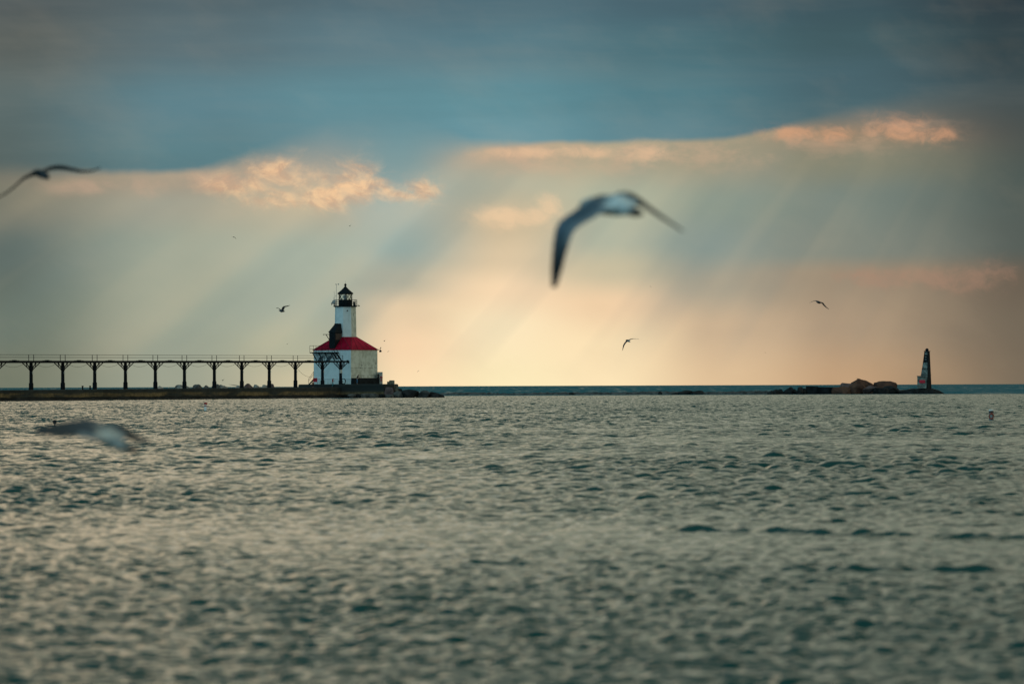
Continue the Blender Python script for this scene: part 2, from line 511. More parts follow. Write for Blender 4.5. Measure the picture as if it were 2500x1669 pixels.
class MB:
    def __init__(s): s.v, s.f, s.mi, s.cur = [], [], [], 0
    def add(s, vs, fs):
        k = len(s.v)
        s.v += [Vector(v) for v in vs]
        s.f += [tuple(i + k for i in f) for f in fs]
        s.mi += [s.cur] * len(fs)
        return s
    def hexa(s, p):
        """8 corners: bottom ring 0-3 counter-clockwise, top ring 4-7"""
        return s.add(p, [(3, 2, 1, 0), (4, 5, 6, 7), (0, 1, 5, 4), (1, 2, 6, 5), (2, 3, 7, 6), (3, 0, 4, 7)])
    def box(s, c, size, ax=None):
        ax = ax or (Vector((1, 0, 0)), Vector((0, 1, 0)), Vector((0, 0, 1)))
        c = Vector(c); a, b, d = (Vector(ax[i]) * size[i] / 2 for i in range(3))
        return s.hexa([c - a - b - d, c + a - b - d, c + a + b - d, c - a + b - d,
                       c - a - b + d, c + a - b + d, c + a + b + d, c - a + b + d])
    def bar(s, p, q, w, h=None, up=Vector((0, 0, 1))):
        p, q = Vector(p), Vector(q); h = h or w
        d = (q - p).normalized()
        if abs(d.dot(up)) > 0.98: up = Vector((0, 1, 0))
        a = d.cross(up).normalized() * w / 2; b = a.cross(d).normalized() * h / 2
        return s.hexa([p - a - b, p + a - b, p + a + b, p - a + b, q - a - b, q + a - b, q + a + b, q - a + b])
    def tube(s, pts, r, n=8, cap=True):
        pts = [Vector(p) for p in pts]
        rs = r if isinstance(r, (list, tuple)) else [r] * len(pts)
        vs, fs = [], []
        for i, p in enumerate(pts):
            d = (pts[min(i + 1, len(pts) - 1)] - pts[max(i - 1, 0)]).normalized()
            up = Vector((0, 0, 1)) if abs(d.z) < 0.95 else Vector((1, 0, 0))
            a = d.cross(up).normalized(); b = a.cross(d).normalized()
            for k in range(n):
                th = 2 * math.pi * k / n
                vs.append(p + (a * math.cos(th) + b * math.sin(th)) * rs[i])
        for i in range(len(pts) - 1):
            for k in range(n):
                k2 = (k + 1) % n
                fs.append((i * n + k, i * n + k2, (i + 1) * n + k2, (i + 1) * n + k))
        if cap:
            fs.append(tuple(range(n))[::-1]); fs.append(tuple((len(pts) - 1) * n + k for k in range(n)))
        return s.add(vs, fs)
    def lathe(s, c, prof, n=24, ph=0.0):
        c = Vector(c); vs, fs = [], []
        for (r, z) in prof:
            for k in range(n):
                th = 2 * math.pi * k / n + ph
                vs.append(c + Vector((r * math.cos(th), r * math.sin(th), z)))
        for i in range(len(prof) - 1):
            for k in range(n):
                k2 = (k + 1) % n
                fs.append((i * n + k, i * n + k2, (i + 1) * n + k2, (i + 1) * n + k))
        if prof[0][0] > 1e-4: fs.append(tuple(range(n))[::-1])
        if prof[-1][0] > 1e-4: fs.append(tuple((len(prof) - 1) * n + k for k in range(n)))
        return s.add(vs, fs)
    def build(s, name, mats, parent=None, smooth=False, loc=None):
        return link_mesh(name, s.v, s.f, mats, parent, smooth, s.mi if len(set(s.mi)) > 1 else None, loc)


def copy_tree(o, parent=None):
    c = o.copy(); COL.objects.link(c)
    if parent is not None: c.parent = parent
    for ch in list(o.children): copy_tree(ch, c)
    return c


# ------------------------------------------------------------------ water
def build_water():
    # one sheet from the beach to the horizon; rows and columns get finer towards the shore
    r, rows = 9.0, []
    while r < 30000:
        rows.append(r)
        if r < 26: r += 0.07
        elif r < 950: r += 0.036 + 0.00105 * (r - 26)
        else: r *= 1.03
    rows = np.array(rows)
    # the fan opens from a point well behind the beach, so it stays fine a good way to either side
    BACK = 55.0
    core = np.linspace(-math.tan(R(7.9)), math.tan(R(7.9)), 1000)
    wing = math.tan(R(7.9)) + (np.linspace(0, 1, 26)[1:] ** 1.7) * 1.6
    cols = np.concatenate([-wing[::-1], core, wing])
    nr, nc = len(rows), len(cols)
    RR, AA = np.meshgrid(rows, cols, indexing='ij')
    X = ((RR + BACK) * AA).astype(np.float32)
    Y = RR.astype(np.float32)
    Z = np.zeros_like(X)
    DX = np.zeros_like(X); DY = np.zeros_like(X)
    drow = np.gradient(rows)
    dcol = np.gradient(cols)
    # gusts: patches of rougher and calmer water
    g = (np.sin(X * 0.21 + Y * 0.05 + 1.0) + np.sin(X * -0.13 + Y * 0.083 + 0.4) + np.sin(X * 0.33 - Y * 0.031 + 2.2)
         + np.sin(Y * 0.19 + X * 0.08)) * 0.20 + 1.0
    nw = 200
    lam = np.exp(rng.uniform(np.log(0.11), np.log(2.4), nw))
    th = rng.normal(0, 1, nw) * np.where(lam < 0.8, 1.1, 0.85) + R(90 + 10)
    for i in range(nw):
        L = lam[i]; k = 2 * math.pi / L
        slope = 0.034 * (1.0 if L < 0.9 else (0.9 / L) ** 0.45) * (1.35 if L < 0.4 else 0.86)
        amp = slope / k
        # leave out what the rows cannot carry
        fade = np.clip((L / drow - 2.0) / 1.6, 0, 1)
        use = np.where(fade > 0)[0]
        if len(use) == 0: continue
        i1 = use.max() + 1
        kx, ky = k * math.cos(th[i]), k * math.sin(th[i])
        ph = X[:i1] * kx + Y[:i1] * ky + rng.uniform(0, 6.283)
        colf = np.clip((L / np.maximum(1e-6, np.outer(rows[:i1] + BACK, dcol)) - 2.0) / 2.0, 0, 1)
        # longer waves have not built up yet close to the beach
        grow = 1.0 if L < 0.35 else np.clip((rows[:i1] - 24) / (90 * min(1.0, L)), 0.28, 1.0)[:, None]
        a = (amp * fade[:i1, None] * colf * g[:i1] * grow).astype(np.float32)
        Z[:i1] += a * np.sin(ph)
        c = a * np.cos(ph) * 0.85
        DX[:i1] += c * math.cos(th[i]); DY[:i1] += c * math.sin(th[i])
    # a few long low swells from a passing boat, on the right
    for (x0, x1, yy, sl, h, wd) in [(1.8, 8.0, 59.2, -0.95, 0.10, 0.24), (2.5, 5.6, 45.8, -0.1, 0.085, 0.17), (3.4, 5.2, 41.9, -0.1, 0.055, 0.14), (3.3, 5.0, 51.5, -0.1, 0.045, 0.15)]:
        d = Y - (yy + sl * (X - x0))
        along = np.clip((X - x0) / 0.5, 0, 1) * np.clip((x1 - X) / 0.5, 0, 1)
        wob = 0.68 + 0.32 * np.sin(X * 9.1) * np.sin(X * 3.7 + 1)
        Z += (h * wob * along * np.exp(-(d / wd) ** 2)).astype(np.float32)
    far_ = np.clip((RR - 950) / 500, 0, 1) * np.clip((9000 - RR) / 4000, 0, 1)
    Z += (far_ * 0.16 * (np.sin(X * .31 + Y * .011) + np.sin(X * .17 - Y * .007 + 1) + np.sin(X * .53 + Y * .02 + 2) * .7)).astype(np.float32)
    X -= DX; Y -= DY
    # steeper and higher seas on the open lake
    co = np.stack([X, Y, Z], -1).reshape(-1, 3).astype(np.float32)
    idx = np.arange(nr * nc, dtype=np.int32).reshape(nr, nc)
    q = np.stack([idx[:-1, :-1], idx[:-1, 1:], idx[1:, 1:], idx[1:, :-1]], -1).reshape(-1, 4)
    me = bpy.data.meshes.new('water')
    me.vertices.add(len(co)); me.vertices.foreach_set('co', co.ravel())
    me.loops.add(q.size); me.loops.foreach_set('vertex_index', q.ravel())
    me.polygons.add(len(q))
    me.polygons.foreach_set('loop_start', np.arange(0, q.size, 4, dtype=np.int32))
    me.polygons.foreach_set('use_smooth', np.ones(len(q), bool))
    me.update(calc_edges=True)
    m, t, b = new_mat('lake_water')
    pos, (x, y, z) = obj_xyz(t)
    dist = (x * x + y * y).pow(0.5)
    # small ripples as random slopes, finer than the sheet's own waves
    def slopes(sx, sy, seed, det=3.0):
        c = noise(t, vec(t, x * sx, y * sy, seed), 1.0, det, 0.6, 0.0, True)
        s = t.nodes.new('ShaderNodeSeparateColor'); t.links.new(c.o, s.inputs[0])
        return N(t, s.outputs[0]) - 0.5, N(t, s.outputs[1]) - 0.5
    ax, ay = slopes(9.0, 6.0, 0.0)
    bx, by = slopes(2.2, 1.3, 5.0)
    cx, cy = slopes(0.35, 0.10, 9.0, 4.0)
    near = dist.smooth(25.0, 160.0, 0.30, 0.34)
    far = dist.smooth(90.0, 420.0, 0.0, 0.20)
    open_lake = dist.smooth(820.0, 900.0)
    fl = noise(t, vec(t, x * 1.1, y * 0.13, 2.0), 1.0, 4.0, 0.6)
    fleck = fl.smooth(0.54, 0.66) * dist.smooth(90.0, 330.0) * 0.36     # steep little faces turned to the shore
    bias = dist.smooth(30.0, 420.0, 0.03, 0.11) + open_lake * 0.30
    gx = ax * near + bx * far + cx * (far * 0.3)
    fl2 = noise(t, vec(t, x * 3.2, y * 0.17, 6.0), 1.0, 3.0, 0.6) - 0.5
    fleck = fleck + fl2 * dist.smooth(90.0, 300.0) * 0.55
    fl3 = noise(t, vec(t, x * 0.25, y * 0.006, 8.0), 1.0, 4.0, 0.65) - 0.5
    fleck = fleck - (fl3.max(0.015) - 0.015) * open_lake * 2.4
    gy = ay * near + by * (far + open_lake * 0.4) + cy * (far * 0.3) + fleck + bias
    g = t.nodes.new('ShaderNodeNewGeometry')
    off = vec(t, gx * -1.0, gy * -1.0, 0.0)
    va = t.nodes.new('ShaderNodeVectorMath'); va.operation = 'ADD'
    t.links.new(g.outputs['Normal'], va.inputs[0]); t.links.new(off.o, va.inputs[1])
    vn = t.nodes.new('ShaderNodeVectorMath'); vn.operation = 'NORMALIZE'
    t.links.new(va.outputs[0], vn.inputs[0])
    t.links.new(vn.outputs[0], b.inputs['Normal'])
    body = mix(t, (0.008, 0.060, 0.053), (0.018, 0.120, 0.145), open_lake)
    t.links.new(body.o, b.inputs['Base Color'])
    rr = open_lake * 0.25 + 0.06
    t.links.new(rr.o, b.inputs['Roughness'])
    b.inputs['IOR'].default_value = 1.333
    me.materials.append(m)
    o = bpy.data.objects.new('water', me)
    COL.objects.link(o)
    tag(o, kind='structure')
    o['label'] = 'rippled grey-green lake water reaching to the horizon'


build_water()

# ------------------------------------------------------------------ pier
PX = [76, 153, 231, 306, 379, 450, 523, 590, 657, 721, 787]
A0 = P(PX[0], 945, 640); A10 = P(PX[10], 945, 738)
AX = Vector((A10.x - A0.x, A10.y - A0.y, 0)); SPAN = AX.length / 10; AX.normalize()      # along the pier
CX = Vector((AX.y, -AX.x, 0))                                                           # across it, towards us
A0.z = A10.z = 0


def pier_pt(s, c, z):
    q = A0 + AX * s + CX * c
    return Vector((q.x, q.y, z))


def on_line(px, c=0.0):
    """distance along the pier where its line (offset c across) is seen at px"""
    u = (px - 1250) / F
    o = A0 + CX * c
    return (u * o.y - o.x) / (AX.x - u * AX.y)


def slab_strip(name, s0, s1, c0, c1, zb, zt, mat, parent, n=60, jit=0.03):
    vs, fs = [], []
    for i in range(n + 1):
        s = s0 + (s1 - s0) * i / n
        j = lambda: random.uniform(-jit, jit)
        z_ = zt(s) if callable(zt) else zt
        vs += [pier_pt(s, c1 + j() * 2, zb), pier_pt(s, c1 + j(), z_ - 0.08 + j() * .5), pier_pt(s, c1 - 0.10 + j(), z_ + j() * .4),
               pier_pt(s, c0, z_), pier_pt(s, c0, zb)]
    for i in range(n):
        for k in range(4):
            a = i * 5 + k
            fs.append((a, a + 5, a + 6, a + 1))
    fs.append((0, 1, 2, 3, 4)); fs.append(tuple(n * 5 + k for k in (4, 3, 2, 1, 0)))
    return link_mesh(name, vs, fs, mat, parent)


pier = thing('concrete_pier', pier_pt(0, 0, 0), 'long low stained concrete pier under the catwalk, leading out to the lighthouse', 'pier')
s_end = on_line(846, 4)
top = lambda s: 1.62 + 0.0021 * s
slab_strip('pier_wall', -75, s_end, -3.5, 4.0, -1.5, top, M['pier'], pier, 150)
vs, fs, nf = [], [], 150
for i in range(nf + 1):
    s = -70 + (s_end + 69) * i / nf
    h = .34 + .14 * math.sin(i * .7) * math.sin(i * .23) + random.uniform(-.10, .10)
    o_ = random.uniform(.0, .18)
    vs += [pier_pt(s, 4.02 + o_ + .35, -.6), pier_pt(s, 4.02 + o_ + .18, h * .7), pier_pt(s, 4.02 + .04, h), pier_pt(s, 3.8, h), pier_pt(s, 3.8, -.6)]
for i in range(nf):
    for k in range(4): fs.append((i * 5 + k, i * 5 + k + 5, i * 5 + k + 6, i * 5 + k + 1))
link_mesh('footing', vs, fs, M['rock_dark'], pier)

# raised platform that carries the lighthouse
LHC = P(844, 940, 751); LHC.z = 0
BZ = 2.36
plat = thing('lighthouse_platform', (LHC.x, LHC.y, 0), 'raised dark concrete platform under the lighthouse at the end of the pier', 'platform')
m = MB()
pl = [P(729, 940, 748), P(765, 940, 737.5), P(846, 940, 735), P(936, 940, 733), P(962, 940, 736), P(972, 940, 752), P(940, 940, 772), P(729, 940, 765)]
n = len(pl)
sub = []
for i in range(n):
    a, b = pl[i], pl[(i + 1) % n]
    for k in range(6): sub.append(a.lerp(b, k / 6))
N_ = len(sub)
vs = []
for (z, sc) in ((-1.5, 1.02), (0.9, 1.006), (BZ - 0.12, 1.0), (BZ, 0.985)):
    for q in sub:
        d = (q - LHC) * sc
        vs.append((LHC.x + d.x + random.uniform(-.05, .05), LHC.y + d.y + random.uniform(-.05, .05), z + (random.uniform(-.04, .04) if z > 0 and z < BZ else 0)))
fs = []
for l in range(3):
    for k in range(N_):
        k2 = (k + 1) % N_
        fs.append((l * N_ + k, l * N_ + k2, (l + 1) * N_ + k2, (l + 1) * N_ + k))
fs.append(tuple(3 * N_ + k for k in range(N_)))
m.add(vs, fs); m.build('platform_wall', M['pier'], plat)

# ------------------------------------------------------------------ lighthouse
TH = R(33.3)
E1 = Vector((math.cos(TH), -math.sin(TH), 0))     # along the left face, to the right and nearer
E2 = Vector((math.sin(TH), math.cos(TH), 0))      # inwards
UP = Vector((0, 0, 1))
LAX = (E1, E2, UP)
HW = 4.02


def LH(t_, d_, z_):
    q = LHC + E1 * t_ + E2 * d_
    return Vector((q.x, q.y, z_))


def zpx(py_, Y=751.0, px_=844):
    return P(px_, py_, Y).z


Z_EAVE, Z_RT, Z_GAL = zpx(853.7, 747), zpx(822.3), zpx(748)
lh = thing('lighthouse', (LHC.x, LHC.y, BZ), 'white lighthouse with a square house, red roof, octagonal tower and black lantern', 'lighthouse')
m = MB()
m.hexa([LH(-HW, -HW, BZ - .05), LH(HW, -HW, BZ - .05), LH(HW, HW, BZ - .05), LH(-HW, HW, BZ - .05),
        LH(-HW, -HW, Z_EAVE), LH(HW, -HW, Z_EAVE), LH(HW, HW, Z_EAVE), LH(-HW, HW, Z_EAVE)])
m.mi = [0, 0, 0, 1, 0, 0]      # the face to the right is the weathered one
m.build('wall', [M['wall'], M['weathered']], lh)
m = MB()
m.box(LH(0, -HW - 0.05, zpx(923.5, 745)), (2 * HW + .1, 0.08, 0.10), LAX)
m.build('ledge', M['white'], lh)
m = MB()
m.box(LH(HW + 0.35, 0.1, (BZ + zpx(922.5, 745)) / 2 - .03), (0.7, 2 * HW + 0.2, zpx(922.5, 745) - BZ + .06), LAX)
m.build('plinth', M['slab'], lh)
# roof: square eaves climbing to the octagonal tower
RO = 1.98
octv = [(RO * math.cos(R(22.5 + 45 * k)), RO * math.sin(R(22.5 + 45 * k))) for k in range(8)]
EO = HW + 0.16
sq = [(EO, EO), (-EO, EO), (-EO, -EO), (EO, -EO)]
vs = [LH(a, b, Z_EAVE - 0.02) for a, b in sq] + [LH(a * .98, b * .98, Z_RT) for a, b in octv] + [LH(a, b, Z_EAVE - 0.10) for a, b in sq]
fs = []
for k in range(4):
    o0, o1, o2 = 4 + (2 * k) % 8, 4 + (2 * k + 1) % 8, 4 + (2 * k + 2) % 8
    fs.append((k, o1, o0))
    fs.append((k, (k + 1) % 4, o2, o1))
    fs.append((8 + k, 8 + (k + 1) % 4, (k + 1) % 4, k))
fs.append((8, 9, 10, 11))
ro = link_mesh('roof', vs, fs, M['roof'], lh)
m = MB()
for k in range(4):
    for a in (0.25, 0.5, 0.75):
        i0, i1 = k, (k + 1) % 4
        p = Vector(vs[i0]).lerp(Vector(vs[i1]), a)
        q = Vector(vs[4 + (2 * k + 1) % 8]).lerp(Vector(vs[4 + (2 * k + 2) % 8]), a)
        m.bar(p + UP * .02, q + UP * .02, 0.05, 0.05)
    for o_ in (2 * k, 2 * k + 1):
        m.bar(Vector(vs[k]) + UP * .02, Vector(vs[4 + o_ % 8]) + UP * .02, 0.07, 0.06)
m.build('roof_seam', M['roof_seam'], ro)
# tower
m = MB()
vs = [LH(a * 1.0, b * 1.0, Z_RT - .4) for a, b in octv] + [LH(a * .945, b * .945, Z_GAL) for a, b in octv]
fs = [(k, (k + 1) % 8, 8 + (k + 1) % 8, 8 + k) for k in range(8)]
m.add(vs, fs)
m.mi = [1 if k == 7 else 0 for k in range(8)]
tw = m.build('tower', [M['wall'], M['weathered']], lh)
fn = (E1 * math.cos(R(-45)) + E2 * math.sin(R(-45))).normalized()
pc = P(848, 758, 749)
pc = Vector((LHC.x, LHC.y, pc.z)) + fn * (RO * 0.924 * 0.955)
pc += fn.cross(UP) * -0.05
m = MB(); m.tube([pc - fn * .1, pc + fn * .05], 0.12, 14); m.build('porthole', M['black'], tw)
pc2 = Vector((LHC.x, LHC.y, zpx(768))) + (E1 * (RO * .924 * .96))
m = MB(); m.box(pc2 + E2 * -0.1, (0.04, 0.07, 0.55), LAX); m.build('vent', M['rust'], tw)
# gallery
m = MB()
ph = -TH + R(22.5)
m.lathe((LHC.x, LHC.y, Z_GAL), [(1.95, -0.10), (2.18, 0.0), (2.18, 0.14), (1.2, 0.14)], 8, ph)
m.build('gallery_deck', M['black'], lh)
zl0, zl1, zl2, zl3 = Z_GAL + .14, zpx(731.5), zpx(717), zpx(701)
m = MB()
GP = []
for k in range(16):
    a = ph + R(22.5 * k)
    r_ = 2.08 if k % 2 == 0 else 2.08 * math.cos(R(22.5))
    q = Vector((LHC.x + r_ * math.cos(a), LHC.y + r_ * math.sin(a), zl0)); GP.append(q)
    m.tube([q, q + UP * 1.02], 0.032, 6)
for h in (0.36, 0.70, 1.02):
    for k in range(16): m.bar(GP[k] + UP * h, GP[(k + 1) % 16] + UP * h, 0.045)
m.build('gallery_railing', M['dark_steel'], lh)
m = MB()
m.lathe((LHC.x, LHC.y, 0), [(1.20, zl0), (1.22, zl0 + .3), (1.20, zl1 - .08), (1.27, zl1 - .05), (1.27, zl1), (1.1, zl1)], 20, ph)
m.build('lantern_base', M['black'], lh, False)
m = MB()
m.lathe((LHC.x, LHC.y, 0), [(1.17, zl1), (1.17, zl2)], 20, ph)
m.f = m.f[:-2]; m.mi = m.mi[:-2]
m.build('lantern_glass', M['glass'], lh, True)
m = MB()
for k in range(10):
    a = ph + R(36 * k)
    q = Vector((LHC.x + 1.19 * math.cos(a), LHC.y + 1.19 * math.sin(a), 0))
    if k % 2 == 0: m.bar(q + UP * zl1, q + UP * zl2, 0.085)
for k in range(10):        # crossing astragals
    a0, a1 = ph + R(36 * k), ph + R(36 * (k + 1))
    g0 = Vector((LHC.x + 1.2 * math.cos(a0), LHC.y + 1.2 * math.sin(a0), 0)); g1 = Vector((LHC.x + 1.2 * math.cos(a1), LHC.y + 1.2 * math.sin(a1), 0))
    m.bar(g0 + UP * zl1, g1 + UP * zl2, 0.055); m.bar(g1 + UP * zl1, g0 + UP * zl2, 0.055)
m.build('glazing_bar', M['black'], lh)
m = MB(); m.lathe((LHC.x, LHC.y, 0), [(.28, zl1 - .02), (.34, zl1 + .25), (.36, zl1 + .5), (.26, zl1 + .75), (.1, zl1 + .85)], 16)
m.build('lens', M['grey_metal'], lh, True)
m = MB()
m.lathe((LHC.x, LHC.y, 0), [(1.30, zl2 - .10), (1.42, zl2 + .02), (1.40, zl2 + .10), (0.72, zl2 + .66), (0.24, zl3), (0.16, zl3 + .12), (0.14, zl3 + .30), (0.10, zl3 + .36)], 20, ph)
lr = m.build('lantern_roof', M['black'], lh)
m = MB(); zb = zpx(695.2)
m.lathe((LHC.x, LHC.y, zb), [(0.02, -.25), (.12, -.2), (.2, -.08), (.215, .02), (.19, .12), (.1, .2), (.01, .23)], 14)
m.build('ventilator_ball', M['black'], lr, True)
m = MB(); m.tube([(LHC.x, LHC.y, zb + .2), (LHC.x, LHC.y, zpx(686))], [.028, .012], 6); m.build('lightning_rod', M['dark_steel'], lr)


def gal(px_, py_, Y=749.5): return P(px_, py_, Y)


m = MB()
m.tube([gal(820.6, 748), gal(821.4, 693.5)], [.045, .03], 6)
m.bar(gal(819.2, 693.8), gal(827.2, 693.8), .05, .05); m.box(gal(826.7, 693.6), (.12, .12, .26)); m.box(gal(819.6, 694), (.16, .1, .12)); m.box(gal(820.4, 722.3), (.13, .13, .2))
m.build('antenna_mast', M['grey_metal'], lh)
m = MB()
m.tube([gal(816.8, 738), gal(815.8, 710.5)], [.03, .02], 6)
m.bar(gal(814.4, 725), gal(814.6, 735), .03); m.bar(gal(814.6, 729), gal(816.4, 729), .03)
m.build('whip_antenna', M['grey_metal'], lh)
m = MB()
a, b, c, d = gal(812.5, 733, 749.2), gal(820, 732, 749.6), gal(817, 741.6, 748.3), gal(808, 740.6, 747.9)
nn = (b - a).cross(d - a).normalized() * .06
m.hexa([d, c, b, a, d + nn, c + nn, b + nn, a + nn])
pn = m.build('solar_panel', M['grey_metal'], lh)
m = MB()
m.bar(gal(809.8, 739.5, 748.6), gal(809.8, 745, 748.6), .1); m.bar(gal(815.5, 739.5, 748.8), gal(815.5, 748.5, 748.8), .12); m.bar(gal(810, 741.5, 748.6), gal(816, 741.5, 748.8), .07); m.bar(gal(818, 738, 749), gal(819, 748, 749.4), .07)
m.build('panel_bracket', M['black'], lh)
m = MB()
m.box(gal(864.6, 742.7, 748.6), (.36, .3, .72)); m.box(gal(864, 737.3, 748.6), (.22, .22, .2)); m.box(gal(866.5, 746, 748.6), (.3, .3, .35))
m.build('equipment_box', M['black'], lh)
m = MB()
m.tube([gal(873, 744.8), gal(875, 744.8), gal(876.2, 745.8)], .05, 6); m.tube([gal(876.2, 745.2), gal(876.7, 748)], [.10, .13], 8)
m.build('gallery_lamp', M['black'], lh)
m = MB()
m.bar(P(921, 853.6, 750), P(929, 852.4, 750), .08); m.tube([P(929, 848.5, 750), P(928.9, 856, 750)], .035, 6)
m.lathe(P(928.6, 857, 750), [(.05, .2), (.2, .12), (.24, 0), (.2, -.13), (.05, -.18)], 12); m.box(P(929.3, 848.5, 750), (.2, .12, .14))
m.build('corner_lamp', M['black'], lh)
# dormer over the landing
DT0, DT1, DD0, DD1 = -0.72, 0.50, -3.95, -1.5
zd0, zd1, zd2 = zpx(852.5, 747), zpx(811, 747), zpx(789.8, 749)
m = MB()
m.hexa([LH(DT0, DD0, zd0), LH(DT1, DD0, zd0), LH(DT1, DD1, zd0), LH(DT0, DD1, zd0), LH(DT0, DD0, zd1), LH(DT1, DD0, zd1), LH(DT1, DD1, zd1), LH(DT0, DD1, zd1)])
dm = m.build('dormer', M['black'], lh)
m = MB()
o = 0.14
zk = zd2 - 0.18
m.hexa([LH(DT0 - o, DD0 - o, zd1), LH(DT1 + o, DD0 - o, zd1), LH(DT1 + o, DD1, zd1), LH(DT0 - o, DD1, zd1),
        LH(-.50, -2.72, zk), LH(.32, -2.72, zk), LH(.32, -1.6, zk), LH(-.50, -1.6, zk)])
m.box(LH(-.09, -2.15, zd2 - .12), (.78, 1.06, .30), LAX)
m.build('dormer_roof', M['black'], dm)
m = MB(); m.box(LH(DT1 + .012, -2.75, (zd1 + zd0) / 2 + .75), (.02, 1.9, 1.1), LAX); m.build('rusty_panel', M['rust'], dm)
m = MB()
m.bar(P(788.8, 816.2, 746.5), P(806, 816.2, 747), .09); m.bar(P(796, 816.4, 746.7), P(805.5, 832, 747), .10); m.bar(P(789.2, 816.2, 746.5), P(789.2, 818.2, 746.5), .06)
m.build('davit', M['dark_steel'], lh)
# landing at the eaves
zp = zpx(860, 745)
m = MB()
m.box(LH(-1.33, -4.62, zp), (5.36, 1.2, .16), LAX)
for t_ in (-3.4, -2.1, -.8, .5): m.bar(LH(t_, -5.15, zp - .08), LH(t_, -4.03, zp - 1.35), .13)
ld = m.build('landing', M['dark_steel'], lh)
m = MB()
zr = zpx(843, 745) - zp
for t_, d_ in ((-4.0, -5.2), (-2.66, -5.2), (-1.33, -5.2), (0, -5.2), (1.3, -5.2), (-4.0, -4.1)):
    m.bar(LH(t_, d_, zp), LH(t_, d_, zp + zr), .06)
for h in (zr, zr * .5):
    m.bar(LH(-4.0, -5.2, zp + h), LH(0.0, -5.2, zp + h), .055); m.bar(LH(-4.0, -5.2, zp + h), LH(-4.0, -4.1, zp + h), .055)
m.build('landing_railing', M['dark_steel'], ld)
# iron stairs at the house's left corner
st = thing('staircase', P(760, 938, 746), 'dark steel stairs with pipe rails at the left corner of the lighthouse', 'stairs')
Ys = 744.5
m = MB()
for k in range(5):
    a = k / 5
    q = P(756 + 9 * a, 938 - 10 * a - 1, Ys)
    m.box(q, (0.34, 1.0, .05))
m.bar(P(754.6, 938, Ys - .5), P(766, 925.5, Ys - .5), .08, .22); m.bar(P(754.6, 938, Ys + .5), P(766, 925.5, Ys + .5), .08, .22)
m.build('stair_flight', M['dark_steel'], st)
for dy in (-.5, .5):
    m = MB()
    for h in (0, 5.2): m.bar(P(753.2, 925 + h, Ys + dy), P(766, 906.5 + h, Ys + dy), .055)
    m.bar(P(753.3, 924.7, Ys + dy), P(753.6, 938.5, Ys + dy), .06); m.bar(P(765.7, 906.6, Ys + dy), P(765.7, 926, Ys + dy), .06)
    m.build('handrail', M['rust'], st)

# ------------------------------------------------------------------ catwalk
zA, zB = P(76, 882.3, 640).z, P(787, 882.3, 738).z


def zc(s): return zA + (zB - zA) * s / (10 * SPAN)


cw = thing('elevated_catwalk', pier_pt(0, 0, 1.7), 'long dark iron catwalk raised on braced posts along the pier to the lighthouse', 'catwalk')
S0, S1 = -75.0, 10 * SPAN
END = P(849.5, 882.5, 741.5)
E11 = P(831.5, 882.5, 740.7)
DW = 0.42
m = MB()
c1 = pier_pt(S1, 0, zc(S1))
m.bar(pier_pt(S0, 0, zc(S0)), c1, 2 * DW, .27); m.bar(c1 + UP * .004, END + UP * .004, 2 * DW, .295)
for sd_ in (-1, 1):
    m.bar(pier_pt(S0, sd_ * DW, zc(S0) - .17), pier_pt(S1, sd_ * DW, zc(S1) - .17), .10, .10)
m.build('deck', M['dark_steel'], cw)
posts = []
base = pier_pt(0, 0, zc(0))
m = MB()
m.tube([base - UP * 4.5, base - UP * 3.25, base - UP * 3.2, base - UP * 0.1], [.36, .35, .27, .25], 10)
m.lathe(base - UP * 1.25, [(.26, -.1), (.34, -.05), (.34, .12), (.26, .2)], 10)
p0 = m.build('post', M['dark_steel'], cw, loc=base)
for (a, c) in ((-1, -1), (-1, 1), (1, -1), (1, 1)):
    m = MB()
    m.bar(base + UP * -1.42, base + AX * (a * 2.25) + CX * (c * .38) + UP * -.1, .105)
    m.bar(base + AX * (a * .95) + CX * (c * .36) + UP * -.08, base + AX * (a * .90) + CX * (c * .2) + UP * -.86, .10)
    m.build('brace', M['dark_steel'], p0, loc=None)
m = MB(); m.box(base + CX * .285 - AX * .02 - UP * 1.72, (.20, .03, .34), (AX, CX, UP)); m.build('number_plate', M['pale_grey'], p0)
# children were built relative to the catwalk origin chain; post sits at its own origin
posts.append(p0)
rp0 = None
for i in range(-7, 12):
    if i == 11: pos = E11
    else:
        s = i * SPAN if i < 0 else on_line(PX[i])
        pos = pier_pt(s, 0, zc(s))
    if i != 0:
        c = copy_tree(p0, cw); c.location = pos - cw.location
    for sd_ in (-1, 1):
        q = pos + CX * (sd_ * DW)
        if rp0 is None:
            m = MB(); m.bar(q, q + UP * 1.06, .085); rp0 = m.build('rail_post', M['dark_steel'], cw, loc=q)
            rp0.location = q - cw.location
        else:
            c = rp0.copy(); COL.objects.link(c); c.parent = cw; c.location = q - cw.location
p0.location = base - cw.location
for sd_ in (-1, 1):
    for h in (1.02, .62):
        m = MB()
        m.tube([pier_pt(S0, sd_ * DW, zc(S0) + h), pier_pt(S1, sd_ * DW, zc(S1) + h)], .028, 6)
        m.tube([pier_pt(S1, sd_ * DW, zc(S1) + h), E11 + CX * (sd_ * DW) + UP * h], .028, 6)
        m.build('rail_wire', M['dark_steel'], cw)
ct0 = None
sp0 = None
